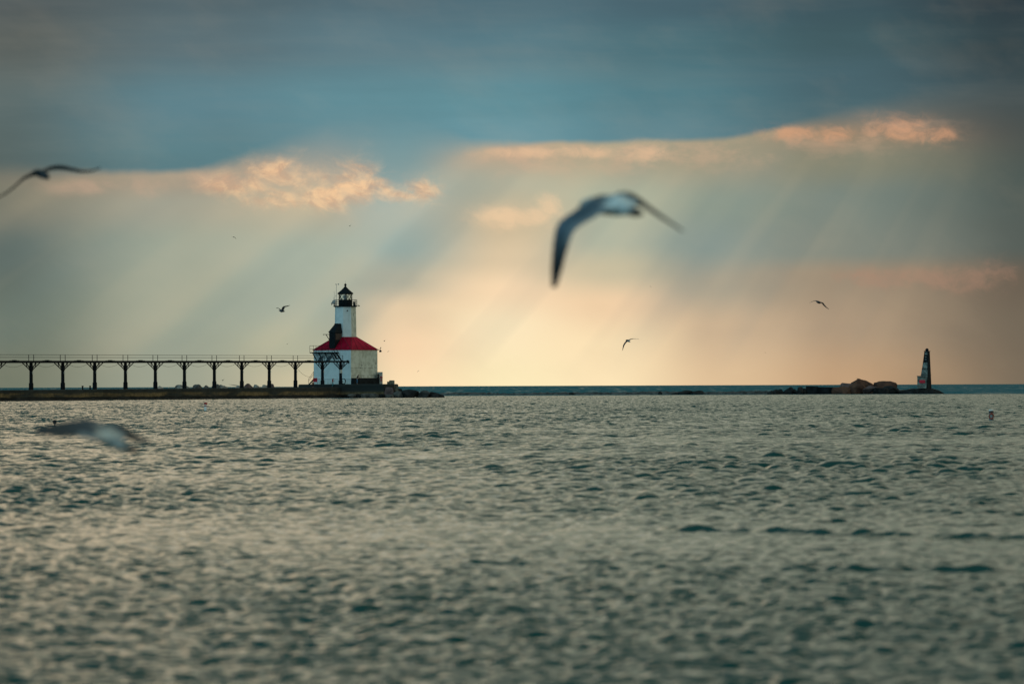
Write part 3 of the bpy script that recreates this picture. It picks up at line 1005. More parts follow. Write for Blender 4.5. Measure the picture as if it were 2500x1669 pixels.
for i in range(-7, 10):
    s0_, s1_ = (on_line(PX[i]) if i >= 0 else i * SPAN), (on_line(PX[i + 1]) if i + 1 >= 0 else (i + 1) * SPAN)
    pts = []
    for k in range(13):
        a = k / 12
        s = s0_ + 1.6 + (s1_ - s0_ - 3.2) * a
        pts.append(pier_pt(s, -.2, zc(s) - .22 - .62 * 4 * a * (1 - a)))
    if i < 9:
        m = MB(); m.tube(pts, .018, 5); m.build('cable', M['dark_steel'], cw)
    s = (s0_ + s1_) / 2
    m = MB(); q = pier_pt(s, 0, zc(s))
    m.box(q + UP * -.02, (1.3, .98, .38), (AX, CX, UP)); m.box(q + UP * .16, (.5, .5, .14), (AX, CX, UP))
    m.build('splice_plate', M['dark_steel'], cw)
m = MB()
pts = []
for k in range(11):
    a = k / 10
    q = P(728, 902, 732).lerp(P(766, 918, 746), a); pts.append(q - UP * (0.9 * 4 * a * (1 - a)) * .6)
m.tube(pts, .02, 5); m.build('service_cable', M['dark_steel'], cw)
for (x0, x1) in ((775, 791), (795.5, 812)):
    m = MB()
    a, b, c, d = P(x0, 881, 737.6), P(x0 + 8.5, 881.5, 737.3), P(x1 + .5, 869.6, 738.6), P(x0 + 7, 869.8, 738.9)
    nn = (b - a).cross(d - a).normalized() * .06
    m.hexa([a, b, c, d, a + nn, b + nn, c + nn, d + nn])
    m.bar(P(x0 + 8, 882, 738), P(x1 - 2, 872, 738.5), .07)
    sp = m.build('solar_panel', M['panel'], cw)
m = MB()
for dy in (-.35, .35):
    m.bar(P(812, 860.5, 744 + dy), P(823, 876.5, 742 + dy), .26, .12)
    m.bar(P(819.5, 860, 744 + dy), P(835, 882, 741.5 + dy), .09, .30)
for k in range(8):
    a = (k + .5) / 8
    m.box(P(819.5, 860, 744).lerp(P(835, 882, 741.5), a), (.26, .75, .04))
stl = m.build('stair', M['dark_steel'], cw)
m = MB()
m.bar(P(819, 850, 744), P(829, 864, 742.5), .05); m.bar(P(829, 864, 742.5), P(829.5, 873, 742.5), .05); m.bar(P(811, 853, 744), P(811, 860, 744), .05); m.bar(P(813.5, 853.5, 744), P(821, 864, 743), .05)
m.bar(P(836.8, 867, 741), P(836.8, 894, 741), .06); m.tube([P(838, 884, 741), P(838.2, 893, 741), P(836, 896.5, 741), P(833, 897, 741)], .035, 6)
m.build('stair_rail', M['dark_steel'], stl)
m = MB()
m.box(P(848.5, 881.5, 741.4), (.34, .4, .4)); m.box(P(851.5, 885.8, 741.4), (.2, .25, .25)); m.bar(P(848, 882, 741.4), P(851.5, 885, 741.4), .08)
m.build('floodlight', M['black'], cw)
m = MB()
m.tube([P(831.7, 940, 740.6), P(831.7, 917, 740.6), P(831.7, 914, 740.6), P(831.7, 911, 740.6)], [.27, .27, .2, .16], 10)
m.build('post_base', M['black'], cw)
m = MB()
m.tube([P(831.6, 910.5, 740.45), P(831.6, 902, 740.45)], .225, 10); m.build('pale_sleeve', M['pale_grey'], cw)
# hoop hanging at the last post
m = MB()
q = P(838.5, 930.5, 740)
vs = []; ring = [q + Vector((.36 * math.cos(a), 0, .47 * math.sin(a))) for a in np.linspace(0, 2 * math.pi, 25)]
m.tube(ring, .075, 8, False)
hp = m.build('hoop', M['black'], None, True, loc=q)
tag(hp, 'round black hoop against the white wall beside the last catwalk post', 'hoop')

# lamp on the catwalk walkway, gone dim
# ------------------------------------------------------------------ signs, blocks, bollards
sg = thing('warning_sign', P(769.5, 946, 736), 'dark red warning sign on two thin legs in front of the stairs', 'sign')
m = MB(); m.box(P(769.5, 927.2, 736), (.74, .05, .70)); bd = m.build('board', M['red_sign'], sg)
m = MB()
for k in range(4): m.box(P(769.5, 924 + k * 2.1, 735.96), (.5 - .1 * (k % 2), .02, .06))
m.build('lettering', M['sign_text_dark'], bd)
for x_ in (766, 774.2): m = MB(); m.bar(P(x_, 923, 736.06), P(x_, 946.5, 736.06), .06); m.build('leg', M['dark_steel'], sg)
sf = P(840, 947, 733)
s_f = on_line(840, 4.0); fc = pier_pt(s_f, 4.16, P(840, 946.8, 729).z)
sg = thing('hazard_sign', fc, 'square orange-red sign with pale lettering fixed to the pier face', 'sign')
m = MB(); m.box(fc, (1.0 / abs(AX.x) * .42, .06, .68), (AX, CX, UP)); bd = m.build('board', M['orange_sign'], sg)
m = MB()
for k in range(3): m.box(fc + CX * .04 + UP * (.18 - .18 * k), ((.74 - .2 * (k == 1)) / abs(AX.x) * .42, .03, .07), (AX, CX, UP))
m.build('lettering', M['sign_text'], bd)
cb = thing('utility_cabinet', P(928, 938, 752), 'pale concrete cabinet with a dark doorway behind the lighthouse right corner', 'cabinet')
m = MB(); m.box(P(928, 923, 752), (.86, 1.0, 2.2)); m.build('body', M['pale_grey'], cb)
m = MB(); m.box(P(923.6, 917.5, 751.2), (.26, .5, .75)); m.build('doorway', M['black'], cb)
for (nm, x0, x1, yt, yb, lab) in (('concrete_block', 950, 963, 928, 944, 'tall weathered concrete block at the right end of the lighthouse platform'),
                                  ('concrete_block', 945, 950.6, 931, 942, 'small reddish concrete block left of the taller one at the platform end'),
                                  ('concrete_block', 965.5, 972.5, 943.3, 951, 'low pale concrete block among the rocks past the platform end')):
    Yb = 736.5 if x0 < 960 else 735
    a, b = P(x0, yb, Yb), P(x1, yt, Yb)
    m = MB(); w, h = b.x - a.x, b.z - a.z
    c = (a + b) / 2
    vs = []
    for (zz, k) in ((-h / 2 - .2, 1), (h / 2 - .06, 1), (h / 2, .9)):
        for (sx_, sy_) in ((-1, -1), (1, -1), (1, 1), (-1, 1)):
            vs.append(c + Vector((sx_ * w / 2 * k + random.uniform(-.02, .02), sy_ * .4 * k, zz)))
    fs = [(l * 4 + k, l * 4 + (k + 1) % 4, l * 4 + 4 + (k + 1) % 4, l * 4 + 4 + k) for l in range(2) for k in range(4)] + [(8, 9, 10, 11), (3, 2, 1, 0)]
    m.add(vs, fs)
    tag(m.build(nm, M['block'], None, loc=c), lab, 'block')
for x_, lab in ((201.3, 'short dark mooring bollard on the pier, left one of a pair under the catwalk'), (219.7, 'short dark mooring bollard on the pier, right one of a pair under the catwalk')):
    s = on_line(x_, 3); q = pier_pt(s, 3, top(s))
    m = MB(); m.lathe(q, [(.12, -.05), (.11, .42), (.17, .46), (.17, .54), (.06, .58)], 10)
    tag(m.build('mooring_bollard', M['slab'], None, True, loc=q), lab, 'bollard', 'bollards on the pier')


# ------------------------------------------------------------------ rocks
def rock(c, sx_, sy_, sz_, mat, seed, name='boulder', flat=False, jag=False):
    rr = random.Random(seed)
    bm = bmesh.new()
    for i in range(11 if jag else 18 if not flat else 24):
        v = Vector((rr.gauss(0, 1), rr.gauss(0, 1), rr.gauss(0, 1))).normalized() * rr.uniform(.86, 1.05)
        if not jag: v = Vector((v.x, v.y, max(-.9, min(.84 + .25 * v.x * rr.uniform(-1, 1), v.z * 1.15))))
        if flat: v = Vector((max(-.8, min(.8, v.x * 1.5)), v.y, max(-.62, min(.62, v.z * 1.9))))
        bm.verts.new((v.x * sx_, v.y * sy_, v.z * sz_))
    r_ = bmesh.ops.convex_hull(bm, input=bm.verts)
    bmesh.ops.delete(bm, geom=[v for v in bm.verts if not v.link_faces], context='VERTS')
    bmesh.ops.dissolve_limit(bm, angle_limit=R(12), verts=bm.verts, edges=bm.edges)
    bmesh.ops.bevel(bm, geom=list(bm.edges), offset=min(sx_, sz_) * .11, segments=1, affect='EDGES')
    bmesh.ops.triangulate(bm, faces=bm.faces)
    bmesh.ops.subdivide_edges(bm, edges=bm.edges, cuts=1, use_grid_fill=True)
    ext = [max(abs(v.co[i]) for v in bm.verts) for i in range(3)]
    top_ = max(v.co.z for v in bm.verts)
    x0_, x1_ = min(v.co.x for v in bm.verts), max(v.co.x for v in bm.verts)
    for v in bm.verts:
        v.co.x = (v.co.x - (x0_ + x1_) / 2) * 2 * sx_ / (x1_ - x0_)
        v.co.y *= sy_ / ext[1]; v.co.z *= sz_ / top_
        v.co *= 1 + rr.uniform(-.025, .025)
    me = bpy.data.meshes.new(name); bm.to_mesh(me); bm.free()
    me.materials.append(mat)
    o = bpy.data.objects.new(name, me); o.location = c
    COL.objects.link(o)
    return o


def rock_px(x0, x1, yt, yb, Y, mat, seed, label, group, name='boulder', flat=False, deep=1.0, jag=False):
    a, b = P(x0, yb, Y), P(x1, yt, Y)
    sx_ = (b.x - a.x) / 2; zt = b.z; zb_ = min(a.z, zt - .3)
    c = Vector(((a.x + b.x) / 2, Y, (zt + zb_) / 2))
    o = rock(c, sx_, sx_ * deep, (zt - zb_) / 2, mat, seed, name, flat, jag)
    return tag(o, label, 'rock', group)


G1 = 'boulders behind the pier'
back = [(384, 405, 942, 'grey', 'small rounded grey boulder behind the pier, alone at the far left of the row'),
        (421, 452, 940.2, 'grey', 'grey boulder behind the pier, first of the long row from the left'),
        (446, 466, 941.5, 'grey', 'low grey boulder behind the post, second of the long row behind the pier'),
        (461, 491, 939, 'dark', 'dark flat-topped boulder behind the pier, third of the long row'),
        (490, 515, 940, 'dark', 'dark humped boulder behind the pier with a pale one in its hollow'),
        (518, 532, 938.2, 'dark', 'dark upright boulder just left of the catwalk post'),
        (529, 557, 940, 'grey', 'low sloping grey boulder just right of the catwalk post'),
        (559, 590, 938.3, 'grey', 'broad grey boulder left of the middle catwalk post'),
        (593, 621, 937, 'pink', 'pinkish angular boulder with a raised right corner'),
        (620, 641, 939.5, 'grey', 'pale rounded boulder between the two tallest in the row'),
        (640, 650, 939.5, 'grey', 'narrow pale boulder squeezed left of the tall one'),
        (648, 679, 936.8, 'pink', 'tall pinkish boulder behind the second-last full post before the house'),
        (680, 697, 941, 'grey', 'last low boulder at the right end of the row behind the pier')]
for i, (x0, x1, yt, k, lab) in enumerate(back):
    Y = A0.y + AX.y * on_line((x0 + x1) / 2, -5.5) + 8
    rock_px(x0 - 4, x1 + 4, yt - 1.2, 985, Y, M['rock_' + {'grey': 'pale', 'pink': 'pink', 'dark': 'grey'}[k]], 100 + i, lab, G1)
G2 = 'rocks at the end of the lighthouse platform'
endr = [(938, 961, 944.5, 'pink', 733, 'pale sloping rock leaning on the right end of the platform wall'),
        (957, 982, 948, 'dark', 736, 'black pointed rock behind the flat slab rock'),
        (959, 986, 953.5, 'grey', 731, 'flat-topped grey slab rock below the small concrete block'),
        (980, 1024, 950, 'dark', 731, 'biggest dark rock of the line running out from the platform'),
        (1014, 1050, 952.5, 'grey', 731, 'peaked rock third from the tip of the rock line'),
        (1040, 1075, 956, 'dark', 731, 'dark rock with a slanting top, second from the tip'),
        (1066, 1086, 961.5, 'dark', 731, 'small dark rock at the very tip of the line')]
for i, (x0, x1, yt, k, Y, lab) in enumerate(endr):
    rock_px(x0, x1, yt, 976, Y, M['rock_' + k], 200 + i, lab, G2, deep=.8, jag=i not in (0, 2))
rub = [(848, 872, 957, 'grey'), (866, 884, 961, 'dark'), (880, 905, 959, 'grey'), (900, 926, 960, 'grey'), (920, 946, 958, 'dark'), (940, 962, 961, 'grey')]
names = ['first', 'second', 'third', 'fourth', 'fifth', 'sixth']
for i, (x0, x1, yt, k) in enumerate(rub):
    rock_px(x0, x1, yt, 975, 729.5, M['rock_' + k], 300 + i, f'rubble stone at the foot of the platform wall, {names[i]} from the orange sign', 'rubble at the platform foot', deep=.7)
# island on the right
YI = 886
G3 = 'boulders of the small rock island'
isl = [(2070, 2124, 923.2, 'brown', 890, 'tallest brown boulder on top of the rock island'),
       (2104, 2158, 927.4, 'brown', 892, 'brown boulder touching the right of the tallest one on the rock island'),
       (2132, 2190, 929.8, 'brown', 893, 'rust-tinted brown boulder at the upper right of the rock island'),
       (2050, 2090, 934, 'pink', 888, 'greyish boulder leaning on the left flank of the tallest one'),
       (2030, 2084, 943, 'brown', 885, 'reddish brown boulder at the left foot of the rock island'),
       (2068, 2126, 937, 'brown', 885, 'dark brown boulder in the middle front of the rock island'),
       (2106, 2144, 940.5, 'pink', 883.5, 'pale pinkish boulder in front of the rock island'),
       (2132, 2170, 945, 'dark', 883.5, 'flat dark slab boulder right of the pale pinkish one'),
       (2146, 2196, 941, 'dark', 886, 'dark sloping boulder at the right foot of the rock island')]
for i, (x0, x1, yt, k, Y, lab) in enumerate(isl):
    rock_px(x0, x1, yt, 968, Y, M['rock_' + k], 400 + i, lab, G3, deep=.7, flat=(i == 7), jag=i in (0, 4, 6))
G4 = 'dark rubble stones left of the slab wall'
rr = random.Random(5)
low = [(1872, 1890, 953), (1884, 1902, 950), (1898, 1914, 949.5), (1910, 1926, 948), (1922, 1938, 943.8), (1934, 1950, 949), (1944, 1962, 944), (1956, 1972, 947.5)]
wh = ['leftmost of the rubble bank', 'second from the left of the rubble bank', 'third from the left of the rubble bank', 'fourth from the left, beside the pointed one',
      'with the left of the two pointed tops', 'low one between the two pointed stones', 'with the right of the two pointed tops', 'touching the left end of the slab wall']
for i, (x0, x1, yt) in enumerate(low):
    rock_px(x0, x1, yt, 966, YI - 1 + rr.uniform(-1, 1), M['rock_dark'], 500 + i, 'dark rubble stone, ' + wh[i], G4, 'rubble_stone')
m = MB()
for (x0, x1, yt) in ((1969, 1997, 942.4), (1997, 2041, 944.4)):
    a, b = P(x0, 968, YI), P(x1, yt, YI)
    m.hexa([Vector((a.x, YI - 1.4, -1)), Vector((b.x - .02, YI - 1.2, -1)), Vector((b.x - .02, YI + 2, -1)), Vector((a.x, YI + 2, -1)),
            Vector((a.x, YI - 1.3, b.z)), Vector((b.x - .02, YI - 1.1, b.z - .05)), Vector((b.x - .02, YI + 2, b.z - .03)), Vector((a.x, YI + 2, b.z + .02))])
tag(m.build('slab_wall', M['slab'], None, loc=P(2005, 960, YI)), 'low black flat-topped slab wall left of the rock island', 'wall')
# long half-drowned breakwater across the opening
m = MB()
rr = random.Random(11)
vs = []; nseg = 260
for i in range(nseg + 1):
    a = i / nseg
    xx = 1075 + (2245 - 1075) * a
    Y = 930 - 40 * a
    q = P(xx, 960, Y)
    h = .46 + .10 * math.sin(a * 31) + rr.uniform(-.10, .10) + (.12 if a > .3 else 0) + (0.35 if xx > 2180 else 0)
    vs += [(q.x, Y - 1.6, -.6), (q.x + rr.uniform(-.1, .1), Y - .9, h * .8), (q.x, Y + .6, h), (q.x, Y + 1.8, -.6)]
fs = [(i * 4 + k, i * 4 + k + 4, i * 4 + k + 5, i * 4 + k + 1) for i in range(nseg) for k in range(3)]
m.add(vs, fs)
tag(m.build('breakwater', M['rock_grey'], None, loc=P(1600, 960, 912)), 'long low dark breakwater barely above the water between pier and island', 'breakwater')
G5 = 'lone rocks on the low breakwater'
for i, (x0, x1, yt, lab) in enumerate([(1388, 1402, 957.5, 'tiny dark rock alone on the low breakwater, leftmost'), (1606, 1617, 954.5, 'small pointed dark rock on the low breakwater, left of the pair of larger rocks'),
                                       (1654, 1690, 952, 'flat dark rock on the low breakwater, left of two side by side'), (1684, 1718, 953, 'flat dark rock on the low breakwater, right of two side by side'),
                                       (1636, 1656, 957, 'very low dark rock just left of two larger ones on the breakwater')]):
    rock_px(x0, x1, yt, 966, 905, M['rock_dark'], 600 + i, lab, G5)
# light tower on the right
TB = P(2262, 949, YI + 2)
lt = thing('light_tower', (TB.x, YI + 2, TB.z), 'narrow tapering beacon tower with peeling pale and dark sides on the breakwater', 'beacon tower')
m = MB()
mound = [(2190, 955, .2), (2228, 948, 1.0), (2275, 948, 1.0), (2290, 952, .8), (2309, 962, .3)]
vs = []
for (xx, yy, w) in mound:
    q = P(xx, yy, YI + 2)
    vs += [(q.x, YI + 2 - 2.6 * w - .4, -.8), (q.x, YI + 2 - 2.2 * w - .2, q.z - .1), (q.x, YI + 2 - 1.6 * w, q.z), (q.x, YI + 2 + 2.5 * w, q.z), (q.x, YI + 2 + 3 * w, -.8)]
fs = [(i * 5 + k, i * 5 + k + 5, i * 5 + k + 6, i * 5 + k + 1) for i in range(len(mound) - 1) for k in range(4)]
fs += [(0, 1, 2, 3, 4), (24, 23, 22, 21, 20)]
m.add(vs, fs)
mo = m.build('stone_base', M['rock_dark'], None, loc=P(2250, 960, YI + 2))
tag(mo, 'dark sloping stone base that the beacon tower stands on', 'stone base')
TA = R(33); a1 = Vector((math.cos(TA), -math.sin(TA), 0)); a2 = Vector((math.sin(TA), math.cos(TA), 0))


def tower_ring(py_, w):
    """square ring; the left and right extremes are at the measured edges"""
    z_ = P(2262, py_, YI + 2).z
    xl = np.interp(py_, [858, 884, 915, 949], [2257.6, 2253.3, 2248, 2245.5]); xr = np.interp(py_, [858, 884, 915, 949], [2269, 2270.6, 2273, 2273.5])
    l, r_ = P(xl, py_, YI + 2).x, P(xr, py_, YI + 2).x
    side = (r_ - l) / (math.cos(TA) + math.sin(TA)); c = Vector(((l + r_) / 2, YI + 2, z_))
    return [c + a1 * (side / 2 * i) * w + a2 * (side / 2 * j) * w for i, j in ((-1, -1), (1, -1), (1, 1), (-1, 1))]


levels = [950, 930, 915, 900, 884, 884, 866, 866, 858]
m = MB()
for i in range(8):
    if levels[i] == levels[i + 1]: continue
    A, B = tower_ring(levels[i], 1), tower_ring(levels[i + 1], 1)
    dark = levels[i] <= 884 and levels[i + 1] >= 866
    m.cur = 1 if dark else 0; m.add(A + B, [(0, 1, 5, 4)])
    m.cur = 1; m.add(A + B, [(1, 2, 6, 5)]); m.cur = 0 if not dark else 1; m.add(A + B, [(2, 3, 7, 6), (3, 0, 4, 7)])
m.cur = 1; m.add(tower_ring(858, 1), [(0, 1, 2, 3)])
tb_ = m.build('tower_shaft', [M['daymark'], M['slab']], lt)
m = MB()
for k in range(4):
    A, B = tower_ring(950, 1.03), tower_ring(858, 1.05); m.bar(A[k], B[k], .12)
for py_ in (930, 915, 900, 884, 866):
    A = tower_ring(py_, 1.03)
    for k in range(4): m.bar(A[k], A[(k + 1) % 4], .08)
m.build('corner_frame', M['black'], lt)
m = MB()
for py_ in (871, 877):
    A = tower_ring(py_, 1.03); m.bar(A[0].lerp(A[1], .25), A[0].lerp(A[1], .75), .05, .16)
m.build('pale_mark', M['daymark'], lt)
m = MB()
A = tower_ring(858, 1.45); m.hexa(A + [q + UP * .14 for q in A])
A = tower_ring(856.5, .8); q = (A[0] + A[2]) / 2
m.lathe(q, [(.32, 0), (.34, .35), (.2, .5), (.05, .58)], 10); m.bar(q + a1 * -.5 + UP * .2, q + a1 * .1 + UP * .38, .08)
m.build('beacon_head', M['black'], lt)
sh = thing('equipment_hut', P(2250, 949, YI - .2), 'small white hut with a red panel at the foot of the beacon tower', 'hut')
m = MB()
q = P(2251, 932.5, YI - .2); q.x -= .05
m.box(q, (1.75, 1.3, P(2251, 919, YI).z - P(2251, 949, YI).z)); m.build('hut_wall', M['daymark'], sh)
m = MB(); m.box(P(2250.5, 918, YI - .2), (1.95, 1.5, .14)); m.build('hut_roof', M['daymark'], sh)
m = MB(); m.box(P(2251.5, 931, YI - .88), (1.22, .06, .64)); m.build('red_panel', M['red_sign'], sh)

# a line of thin pale grass where a bar lies just under the surface
m = MB()
rr = random.Random(21)
for i in range(230):
    px_ = 2060 + 460 * rr.random() ** .8
    Y_ = EYE * F / ((1312 + (px_ - 2060) * .022 + rr.uniform(-3, 3)) - (945.5 - .0036 * px_))
    q = P(px_, 0, Y_); q.z = -.02
    h_ = rr.uniform(.05, .11) * (1.3 if rr.random() < .08 else 1)
    d_ = Vector((rr.uniform(.1, .7) * h_, rr.uniform(-.2, .2) * h_, h_)); a_ = Vector((.0028, .001, 0)); b_ = Vector((0, .0028, 0))
    m.add([q - a_, q + a_, q + b_, q + d_], [(0, 1, 3), (1, 2, 3), (2, 0, 3)])
tag(m.build('grass', simple('dry_grass', (0.30, 0.27, 0.17), 0.9, 0.3), None, loc=P(2300, 1315, 56)), 'thin pale grass blades sticking out of the water along a dark line', 'grass', kind='stuff')

# ------------------------------------------------------------------ buoys and marker
def water_pt(px_, py_):
    h = P(px_, 0, 100); hy = 945.5 - .0036 * px_
    Y = EYE * F / (py_ - hy)
    q = P(px_, py_, Y); q.z = 0
    return q, Y / F


q, k = water_pt(502, 1004.5)
by = thing('spar_buoy', q, 'white can buoy with a red cap floating in front of the pier', 'buoy')
m = MB(); m.lathe(q, [(3.6 * k, -.5), (3.6 * k, 12 * k), (2.9 * k, 12.5 * k), (2.9 * k, 19 * k)], 16); m.build('float', M['buoy_white'], by, True)
m = MB(); m.lathe(q, [(4.4 * k, 18 * k), (4.4 * k, 21 * k), (2.4 * k, 22.2 * k)], 16); m.build('cap', M['buoy_red'], by)
m = MB(); m.lathe(q, [(3.3 * k, 12.5 * k), (3.3 * k, 14.5 * k)], 16); m.build('band', M['buoy_red'], by)
q, k = water_pt(2420, 1028)
by = thing('spar_buoy', q, 'grey can buoy with a white cap, orange ring and dark band near the right edge', 'buoy')
m = MB(); m.lathe(q, [(5.6 * k, -.5), (5.6 * k, 26 * k), (5 * k, 27 * k)], 20); m.build('float', M['buoy_grey'], by, True)
m = MB(); m.lathe(q, [(5.9 * k, 20.5 * k), (5.9 * k, 25 * k)], 20); m.build('band', M['rust'], by)
m = MB(); m.lathe(q, [(6.3 * k, 25.5 * k), (6.3 * k, 27.5 * k), (4.5 * k, 28.6 * k)], 20); m.build('cap', M['buoy_white'], by)
m = MB()
ring = []
for i in range(25):
    a = 2 * math.pi * i / 24
    th_ = (5.3 * math.cos(a)) / 5.8 * 1.05 ; zz = 12.5 + 6.2 * math.sin(a)
    ring.append(q + Vector((5.8 * k * math.sin(th_), -5.8 * k * math.cos(th_), zz * k)))
m.tube(ring, 1.7 * k, 6, False)
m.build('ring_symbol', M['buoy_orange'], by, True)
q, k = water_pt(133.5, 1044)
mk = thing('ball_marker', q, 'small black ball on a thin stem standing in the water at lower left', 'marker')
m = MB(); m.tube([q - UP * .3, q + UP * 10 * k], [2.4 * k, 1.7 * k], 8); m.build('stem', M['dark_steel'], mk)
m = MB(); m.lathe(q + UP * 14.5 * k, [(.2 * k, -5.4 * k), (3.2 * k, -4.2 * k), (4.9 * k, -1.5 * k), (5 * k, 1.2 * k), (3.6 * k, 4 * k), (.3 * k, 5.4 * k)], 16); m.build('ball', M['black'], mk, True)


# ------------------------------------------------------------------ gulls
GREY, WHITE, BLACK, DARK = (0.085, 0.12, 0.16), (0.48, 0.50, 0.50), (0.008, 0.009, 0.012), (0.025, 0.032, 0.042)


def make_gull(name, Y, left, right, body, heading, pitch, label, group='gulls in flight', vox=.007, k_=1.0, wide=1.0):
    """left / right: wing line from tip to shoulder as (px, py, chord in m, colour);
    body: tail, middle, head as (px, py, along heading m, radius m, colour)"""
    h = Vector(heading).normalized()
    V_, F_, C_ = [], [], []
    view = Vector((0, 1, 0))

    def wing(line, sign):
        pts = [P(a[0], a[1], Y) for a in line]
        # resample
        S = []
        n = 18
        seg = [0]
        for i in range(1, len(pts)): seg.append(seg[-1] + (pts[i] - pts[i - 1]).length)
        for k in range(n + 1):
            d = seg[-1] * k / n
            i = max(j for j in range(len(seg)) if seg[j] <= d + 1e-9); i = min(i, len(seg) - 2)
            a = (d - seg[i]) / (seg[i + 1] - seg[i])
            # catmull-rom for a smooth wing line
            p0_, p1_, p2_, p3_ = pts[max(i - 1, 0)], pts[i], pts[i + 1], pts[min(i + 2, len(pts) - 1)]
            q = 0.5 * ((2 * p1_) + (p2_ - p0_) * a + (2 * p0_ - 5 * p1_ + 4 * p2_ - p3_) * a * a + (3 * p1_ - p0_ - 3 * p2_ + p3_) * a ** 3)
            ch = (line[i][2] * (1 - a) + line[i + 1][2] * a) * k_ * wide
            col = Vector(line[i][3]).lerp(Vector(line[i + 1][3]), a)
            S.append((q, ch, col))
        k0 = len(V_)
        for k in range(n + 1):
            q, ch, col = S[k]
            sdir_ = (S[min(k + 1, n)][0] - S[max(k - 1, 0)][0]).normalized()     # tip -> shoulder
            out_ = -sdir_
            nrm = Vector((-out_.z, 0, out_.x)) if sign < 0 else Vector((out_.z, 0, -out_.x))   # towards the trailing side in the picture
            nrm.normalize()
            le = h * math.cos(pitch) - nrm * math.sin(pitch)
            upn = le.cross(out_).normalized()
            thk = max(.011 * min(1, k_), ch * .055)
            prof = [(.45, 0), (.25, .9), (-.05, .8), (-.55, .25), (-.55, -.25), (-.05, -.6), (.25, -.7)]
            for (c_, z_) in prof:
                V_.append(q + le * (c_ * ch) + upn * (z_ * thk)); 
                shade = col if c_ > -.5 else col.lerp(Vector(WHITE), .35 if col.length > .1 else 0)
                C_.append(shade)
        m_ = 7
        for k in range(n):
            for j in range(m_):
                F_.append((k0 + k * m_ + j, k0 + k * m_ + (j + 1) % m_, k0 + (k + 1) * m_ + (j + 1) % m_, k0 + (k + 1) * m_ + j))
        F_.append(tuple(k0 + j for j in range(m_))[::-1]); F_.append(tuple(k0 + n * m_ + j for j in range(m_)))
    wing(left, -1); wing(right, 1)
    # body loft
    k0 = len(V_)
    B = [(P(b[0], b[1], Y) + h * b[2] * k_, b[3] * k_, b[4], b[5] if len(b) > 5 else 1.0) for b in body]
    fine = []
    for i in range(len(B) - 1):
        for k in range(5):
            a = k / 5
            e = a * a * (3 - 2 * a)
            fine.append((B[i][0].lerp(B[i + 1][0], a), B[i][1] + (B[i + 1][1] - B[i][1]) * e, Vector(B[i][2]).lerp(Vector(B[i + 1][2]), a), B[i][3] + (B[i + 1][3] - B[i][3]) * a))
    fine.append((B[-1][0], B[-1][1], Vector(B[-1][2]), B[-1][3]))
    nb = 12
    for i, (q, r_, col, fl) in enumerate(fine):
        d = (fine[min(i + 1, len(fine) - 1)][0] - fine[max(i - 1, 0)][0]).normalized()
        a = d.cross(UP).normalized(); b = a.cross(d)
        for k in range(nb):
            th_ = 2 * math.pi * k / nb
            V_.append(q + a * (math.cos(th_) * r_ * (2 - fl)) + b * (math.sin(th_) * r_ * fl)); C_.append(col)
    for i in range(len(fine) - 1):
        for k in range(nb): F_.append((k0 + i * nb + k, k0 + i * nb + (k + 1) % nb, k0 + (i + 1) * nb + (k + 1) % nb, k0 + (i + 1) * nb + k))
    F_.append(tuple(k0 + k for k in range(nb))[::-1]); F_.append(tuple(k0 + (len(fine) - 1) * nb + k for k in range(nb)))
    ctr = B[len(B) // 2][0]
    src = link_mesh(name, V_, F_, M['plumage'], None, True, loc=ctr)
    # fuse wings and body into one skin
    md = src.modifiers.new('fuse', 'REMESH'); md.mode = 'VOXEL'; md.voxel_size = vox; md.use_smooth_shade = True
    dg = bpy.context.evaluated_depsgraph_get()
    me = bpy.data.meshes.new_from_object(src.evaluated_get(dg))
    kd = kdtree.KDTree(len(V_))
    for i, v in enumerate(V_): kd.insert(v - ctr, i)
    kd.balance()
    cols = np.zeros((len(me.vertices), 4), np.float32); cols[:, 3] = 1
    for i, v in enumerate(me.vertices):
        near_ = kd.find_n(v.co, 3); s_ = Vector((0, 0, 0)); w_ = 0
        for (_, j, dd) in near_:
            ww = 1 / (dd + .004); s_ += Vector(C_[j]) * ww; w_ += ww
        cols[i, :3] = s_ / w_
    at = me.color_attributes.new('plumage', 'FLOAT_COLOR', 'POINT')
    at.data.foreach_set('color', cols.ravel())
    src.modifiers.clear(); src.data = me
    me.name = name
    return tag(src, label, 'gull', group)


g_big = make_gull('flying_gull', 26,
    [(1352, 702, .05, BLACK), (1358, 650, .12, BLACK), (1366, 600, .16, (.04, .06, .08)), (1380, 553, .20, (.10, .15, .20)), (1418, 525, .21, (.06, .09, .12)), (1462, 498, .24, (.09, .13, .17)), (1500, 492, .24, GREY)],
    [(1668, 564, .03, BLACK), (1632, 540, .10, DARK), (1590, 511, .18, DARK), (1560, 489, .24, BLACK), (1535, 482, .27, DARK), (1500, 492, .22, GREY)],
    [(1526, 521, -.24, .05, BLACK, .6), (1518, 510, -.12, .06, (.75, .77, .77)), (1510, 502, 0, .095, (.75, .77, .77)), (1488, 500, .14, .09, DARK), (1476, 498, .24, .06, WHITE), (1468, 500, .32, .045, WHITE), (1462, 502, .38, .012, BLACK)],
    (-.42, .86, .05), R(26), 'large blurred gull with drooping wings flying away above the glow, nearest of all', k_=26 / 38, vox=.005, wide=1.08)
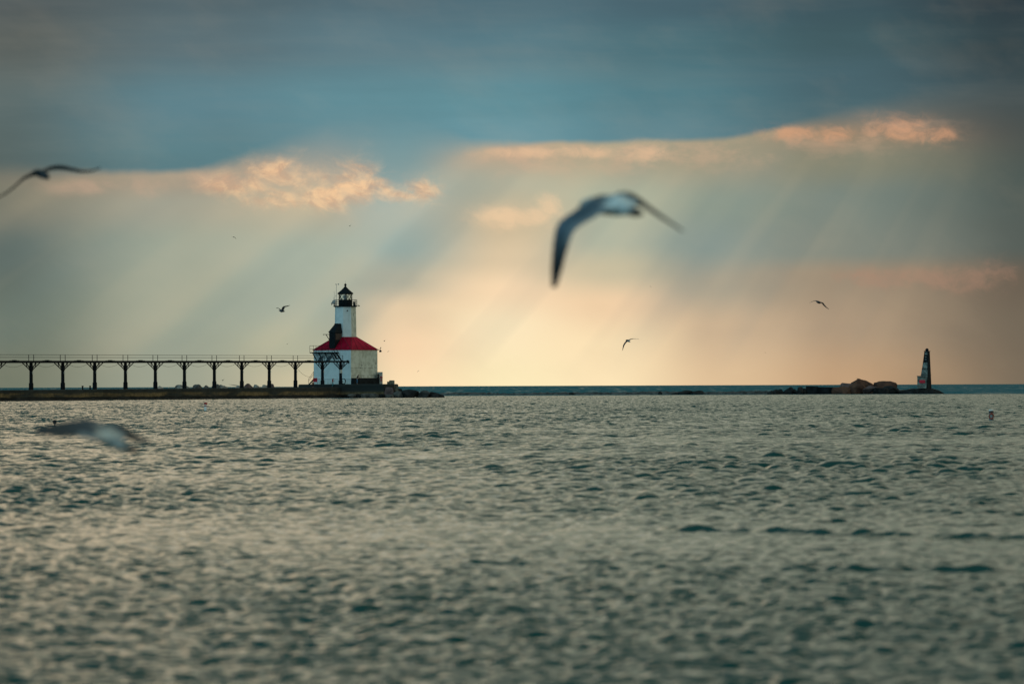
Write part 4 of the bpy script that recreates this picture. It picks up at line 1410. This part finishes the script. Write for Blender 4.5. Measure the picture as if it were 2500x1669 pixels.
g_left = make_gull('flying_gull', 40,
    [(-30, 492, .02, BLACK), (-8, 484, .06, BLACK), (14, 472, .10, BLACK), (36, 455, .15, DARK), (60, 434, .18, DARK), (84, 424, .20, DARK), (98, 423, .18, DARK)],
    [(246, 410, .03, BLACK), (225, 417, .08, BLACK), (200, 418, .10, DARK), (170, 412, .14, GREY), (145, 408, .18, GREY), (122, 411, .19, DARK), (98, 423, .18, DARK)],
    [(90, 421, -.22, .02, DARK, .5), (94, 422, -.10, .045, DARK), (100, 424, .02, .06, DARK), (104, 427, .14, .05, DARK), (107, 430, .22, .035, DARK), (109, 431, .28, .01, BLACK)],
    (.3, -.9, -.1), R(16), 'dark gull at the left edge with one wing drooping out of view', k_=40 / 58, vox=.005, wide=1.5)
g_low = make_gull('flying_gull', 28,
    [(86, 1053, .05, DARK), (110, 1050, .11, (.05, .045, .045)), (145, 1047, .15, (.05, .045, .045)), (185, 1043, .18, (.06, .06, .065)), (222, 1046, .22, (.07, .075, .085)), (258, 1054, .2, (.07, .075, .085))],
    [(368, 1080, .03, DARK), (345, 1072, .07, DARK), (318, 1060, .13, (.05, .045, .04)), (292, 1050, .16, (.07, .075, .085)), (258, 1054, .2, (.07, .075, .085))],
    [(303, 1088, -.30, .04, BLACK, .5), (286, 1082, -.16, .04, (.36, .35, .33)), (264, 1068, 0, .075, (.66, .58, .50)), (242, 1052, .14, .07, (.07, .075, .085)), (228, 1044, .24, .05, (.07, .075, .085)), (218, 1040, .32, .012, DARK)],
    (-.35, .9, .12), R(24), 'blurred pale gull skimming low over the water at lower left', k_=28 / 36, vox=.005, wide=1.45)
g_a = make_gull('flying_gull', 330,
    [(674, 752, .04, DARK), (679, 752, .10, DARK), (684, 755, .16, BLACK), (689, 758, .2, DARK)],
    [(708, 745, .04, BLACK), (701, 747, .11, DARK), (694, 748.5, .17, DARK), (691, 752, .22, DARK), (689, 758, .22, DARK)],
    [(695, 759.6, -.05, .03, DARK, .6), (691.5, 759.3, -.02, .07, DARK), (687, 759.3, .0, .10, DARK), (683.5, 758, .02, .06, GREY), (681, 757, .03, .02, DARK)],
    (-.35, -.6, .1), R(32), 'small gull with raised wings flying left of the lighthouse tower', vox=.012)
g_b = make_gull('flying_gull', 330,
    [(1519.6, 855.5, .04, DARK), (1520.8, 850, .10, DARK), (1522.6, 843, .17, DARK), (1526, 837, .2, DARK), (1531, 831.6, .2, DARK)],
    [(1560, 827.5, .03, GREY), (1552, 827, .07, GREY), (1545, 826.6, .12, DARK), (1538, 828.5, .18, DARK), (1531, 831.6, .2, DARK)],
    [(1538, 834.5, -.1, .03, GREY, .6), (1535.5, 833, -.05, .07, WHITE), (1532, 831.2, .0, .09, DARK), (1529.6, 830.4, .1, .05, DARK)],
    (-.25, .7, .0), R(22), 'small gull with arched wings against the bright glow over the horizon', vox=.012)
g_c = make_gull('flying_gull', 330,
    [(1976, 739, .03, GREY), (1983, 736, .08, DARK), (1990, 734, .13, DARK), (1997, 735.5, .2, DARK), (2003, 738, .2, BLACK)],
    [(2024, 754.5, .04, BLACK), (2018, 750.5, .11, BLACK), (2012, 744.5, .17, BLACK), (2008, 739.5, .2, BLACK), (2003, 738, .2, BLACK)],
    [(1993, 737, -.05, .02, GREY, .6), (1996.5, 737.8, -.02, .07, DARK), (2000, 738.6, 0, .09, BLACK), (2004.5, 738.5, .02, .05, DARK)],
    (.4, .7, .0), R(26), 'small dark gull high over the rock island on the right', vox=.012)
dots = [(571, 579, 1250, g_c, 'speck of a bird below the sunlit cloud, left of the tower'), (854, 552, 1900, g_a, 'tiny speck of a bird high above the lighthouse'),
        (938, 832.5, 1700, g_a, 'speck of a bird right of the red roof, the higher of two'), (948, 857, 2000, g_b, 'speck of a bird right of the roof corner lamp, the lower of two'),
        (1021, 905, 2100, g_b, 'faint speck of a bird low over the horizon right of the platform'), (701, 840, 2600, g_a, 'very faint speck of a bird above the catwalk near the house'),
        (1588, 699, 2600, g_c, 'very faint speck of a bird right of the large gull wing'), (543.5, 928.5, 1500, g_a, 'tiny bird under the catwalk just above the boulders'),
        (1868, 860, 2700, g_c, 'very faint speck of a bird over the breakwater left of the island')]
for (x_, y_, Yd, src, lab) in dots:
    c = src.copy(); COL.objects.link(c)
    c.location = P(x_, y_, Yd)
    tag(c, lab, 'bird', 'distant birds')


# ------------------------------------------------------------------ people
def skin_obj(name, chains, mat, parent, sub=1):
    """chains: list of [(point, radius), ...]; equal points are shared joints"""
    pts, rad, edges, idx = [], [], [], {}
    for ch in chains:
        last = None
        for (p, r_) in ch:
            key = tuple(round(c, 4) for c in p)
            if key not in idx: idx[key] = len(pts); pts.append(p); rad.append(r_)
            if last is not None and last != idx[key]: edges.append((last, idx[key]))
            last = idx[key]
    me = bpy.data.meshes.new(name); me.from_pydata([tuple(p) for p in pts], edges, [])
    me.materials.append(mat)
    o = bpy.data.objects.new(name, me)
    if parent is not None: o.parent = parent
    COL.objects.link(o)
    md = o.modifiers.new('skin', 'SKIN'); md.use_smooth_shade = True
    for i, d in enumerate(me.skin_vertices[0].data):
        d.radius = (rad[i], rad[i]); d.use_root = (i == 0)
    o.modifiers.new('sub', 'SUBSURF').levels = sub
    o.modifiers['sub'].render_levels = sub
    return o


def person(loc, face, H, pose, top_mat, leg_mat, label, shorts=False, hair_long=False):
    root = thing('person', loc, label, 'person')
    root.rotation_euler.z = face
    k = H / 1.75
    s = pose
    v = lambda x, y, z: Vector((x * k, y * k, z * k))
    lean = s.get('lean', 0.0)
    hip = s.get('hip', .94)
    pel = v(0, s.get('hipy', 0), hip)

    def sp(d, x=0.0, f=0.0):
        return pel + v(x, math.sin(lean) * d + f * math.cos(lean), math.cos(lean) * d - f * math.sin(lean))
    chest, neck = sp(.36), sp(.52)
    hd = neck + v(0, .03 + s.get('nod', 0) * .1, .13 - s.get('nod', 0) * .02)
    headtop = hd + v(0, s.get('nod', 0) * .04, .10)
    nose = hd + v(0, .105, -.01)
    body = [[(pel, .12 * k), (sp(.18), .115 * k), (chest, .125 * k), (neck, .055 * k), (hd, .085 * k), (headtop, .065 * k)], [(hd, .085 * k), (nose, .022 * k)]]
    shirt = [[(pel, .15 * k), (sp(.18), .135 * k), (chest, .15 * k), (sp(.47), .085 * k)]]
    trous = [[(sp(.02), .15 * k), (pel, .155 * k)]]
    shoes = []
    for sd_ in (-1, 1):
        nm = 'L' if sd_ < 0 else 'R'
        sh_ = chest + v(sd_ * .19, 0, .07)
        el_ = sh_ + v(*s['elb' + nm]); wr = el_ + v(*s['wri' + nm])
        body.append([(chest, .125 * k), (sh_, .058 * k), (el_, .043 * k), (wr, .030 * k)])
        d = (wr - el_).normalized(); side_ = d.cross(Vector((0, 1, .01))).normalized() if abs(d.y) < .9 else Vector((1, 0, 0))
        palm = wr + d * .07 * k
        body.append([(wr, .030 * k), (palm, .030 * k)])
        for j, ln in enumerate((.065, .078, .083, .076, .06)):
            off_ = side_ * ((j - 2) * .017 * k)
            if j == 0:
                body.append([(wr, .03 * k), (wr + d * .03 * k + side_ * (-.045 * k), .010 * k), (wr + d * .065 * k + side_ * (-.055 * k), .008 * k)])
            else:
                q1 = palm + off_ + d * (ln * .5 * k); q2 = q1 + (d * .8 + Vector((0, .3, -.3))) * (ln * .45 * k)
                body.append([(palm, .03 * k), (q1, .009 * k), (q2, .008 * k)])
        shirt.append([(chest, .15 * k), (sh_, .072 * k), (sh_.lerp(el_, .85), .058 * k)])
        hp_ = pel + v(sd_ * .095, 0, -.06)
        kn = pel + v(*s['kne' + nm]); an = pel + v(*s['ank' + nm])
        toe = an + v(0, .15, -.05)
        body.append([(pel, .12 * k), (hp_, .085 * k), (kn, .052 * k), (an, .038 * k), (toe, .03 * k)])
        trous.append([(pel, .155 * k), (hp_, .10 * k), (kn, .072 * k)] + ([] if shorts else [(an + v(0, 0, .04), .056 * k)]))
        shoes.append([(an + v(0, -.04, -.035), .045 * k), (an + v(0, .07, -.045), .042 * k), (toe + v(0, .02, 0), .03 * k)])
    skin_obj('body', body, M['skin'], root)
    skin_obj('shirt', shirt, top_mat, root)
    skin_obj('shorts' if shorts else 'trousers', trous, leg_mat, root)
    for sc_ in shoes: skin_obj('shoe', [sc_], M['shoe'], root)
    hair = [[(hd + v(0, -.02, .07), .095 * k), (hd + v(0, -.045, .0), .085 * k)] + ([(hd + v(0, -.07, -.12), .06 * k), (hd + v(0, -.07, -.22), .035 * k)] if hair_long else [])]
    skin_obj('hair', hair, M['hair'], root)
    return root


STAND = dict(elbL=(-.05, -.02, -.28), wriL=(.02, .10, -.22), elbR=(.05, -.02, -.28), wriR=(-.02, .10, -.22),
             kneL=(-.10, .04, -.47), ankL=(-.11, 0, -.87), kneR=(.10, .04, -.47), ankR=(.11, 0, -.87))
s_p = on_line(812, 1.5); q = pier_pt(s_p, 1.5, 0); q = P(811.8, 944, q.y); 
q2 = pier_pt(on_line(811.8, 2.5), 2.5, 0)
person(Vector((q2.x, q2.y, top(on_line(811.8, 2.5)) + .02)), R(-70), 1.62, dict(STAND, lean=.05, wriR=(.0, .22, .05), wriL=(.05, .22, -.05), kneL=(-.1, .16, -.46), ankL=(-.1, .12, -.86), ankR=(.1, -.16, -.86), nod=.6),
       M['red_cloth'], M['teal_jeans'], 'person in a red top and teal jeans walking right below the white wall')
q = P(872.5, 939, 735.4)
person(Vector((q.x, q.y, BZ)), R(-75), 1.78, dict(STAND, lean=.28, hipy=-.06, elbL=(-.02, .16, -.22), wriL=(.04, .26, -.02), elbR=(.02, .16, -.22), wriR=(-.04, .24, -.10), nod=1.0),
       M['navy_cloth'], M['jeans'], 'person in a dark top and blue jeans leaning forward beside the dark plinth', hair_long=True)
q = P(930.8, 938.5, 736)
person(Vector((q.x, q.y, BZ)), R(160), 1.6, dict(STAND, elbL=(-.1, .02, -.27), wriL=(.08, .16, -.02), elbR=(.1, .02, -.27), wriR=(-.08, .16, -.02)),
       M['red_cloth'], M['red_cloth'], 'person in a red shirt and red shorts standing in front of the pale cabinet', shorts=True)
q = P(763.8, 945, 735)
q3 = pier_pt(on_line(763.8, 1.0), 1.0, 0)
person(Vector((q3.x, q3.y, top(on_line(763.8, 1.0)) + .02)), R(170), 1.6, dict(STAND, hip=.40, lean=.5, hipy=-.15, kneL=(-.14, .36, .02), ankL=(-.12, .10, -.33), kneR=(.14, .36, .02), ankR=(.12, .10, -.33), elbL=(-.06, .18, -.2), wriL=(.05, .2, -.02), elbR=(.06, .18, -.2), wriR=(-.05, .2, -.02), nod=.5),
       M['navy_cloth'], M['navy_cloth'], 'person in dark clothes crouching on the pier beside the dark red sign')
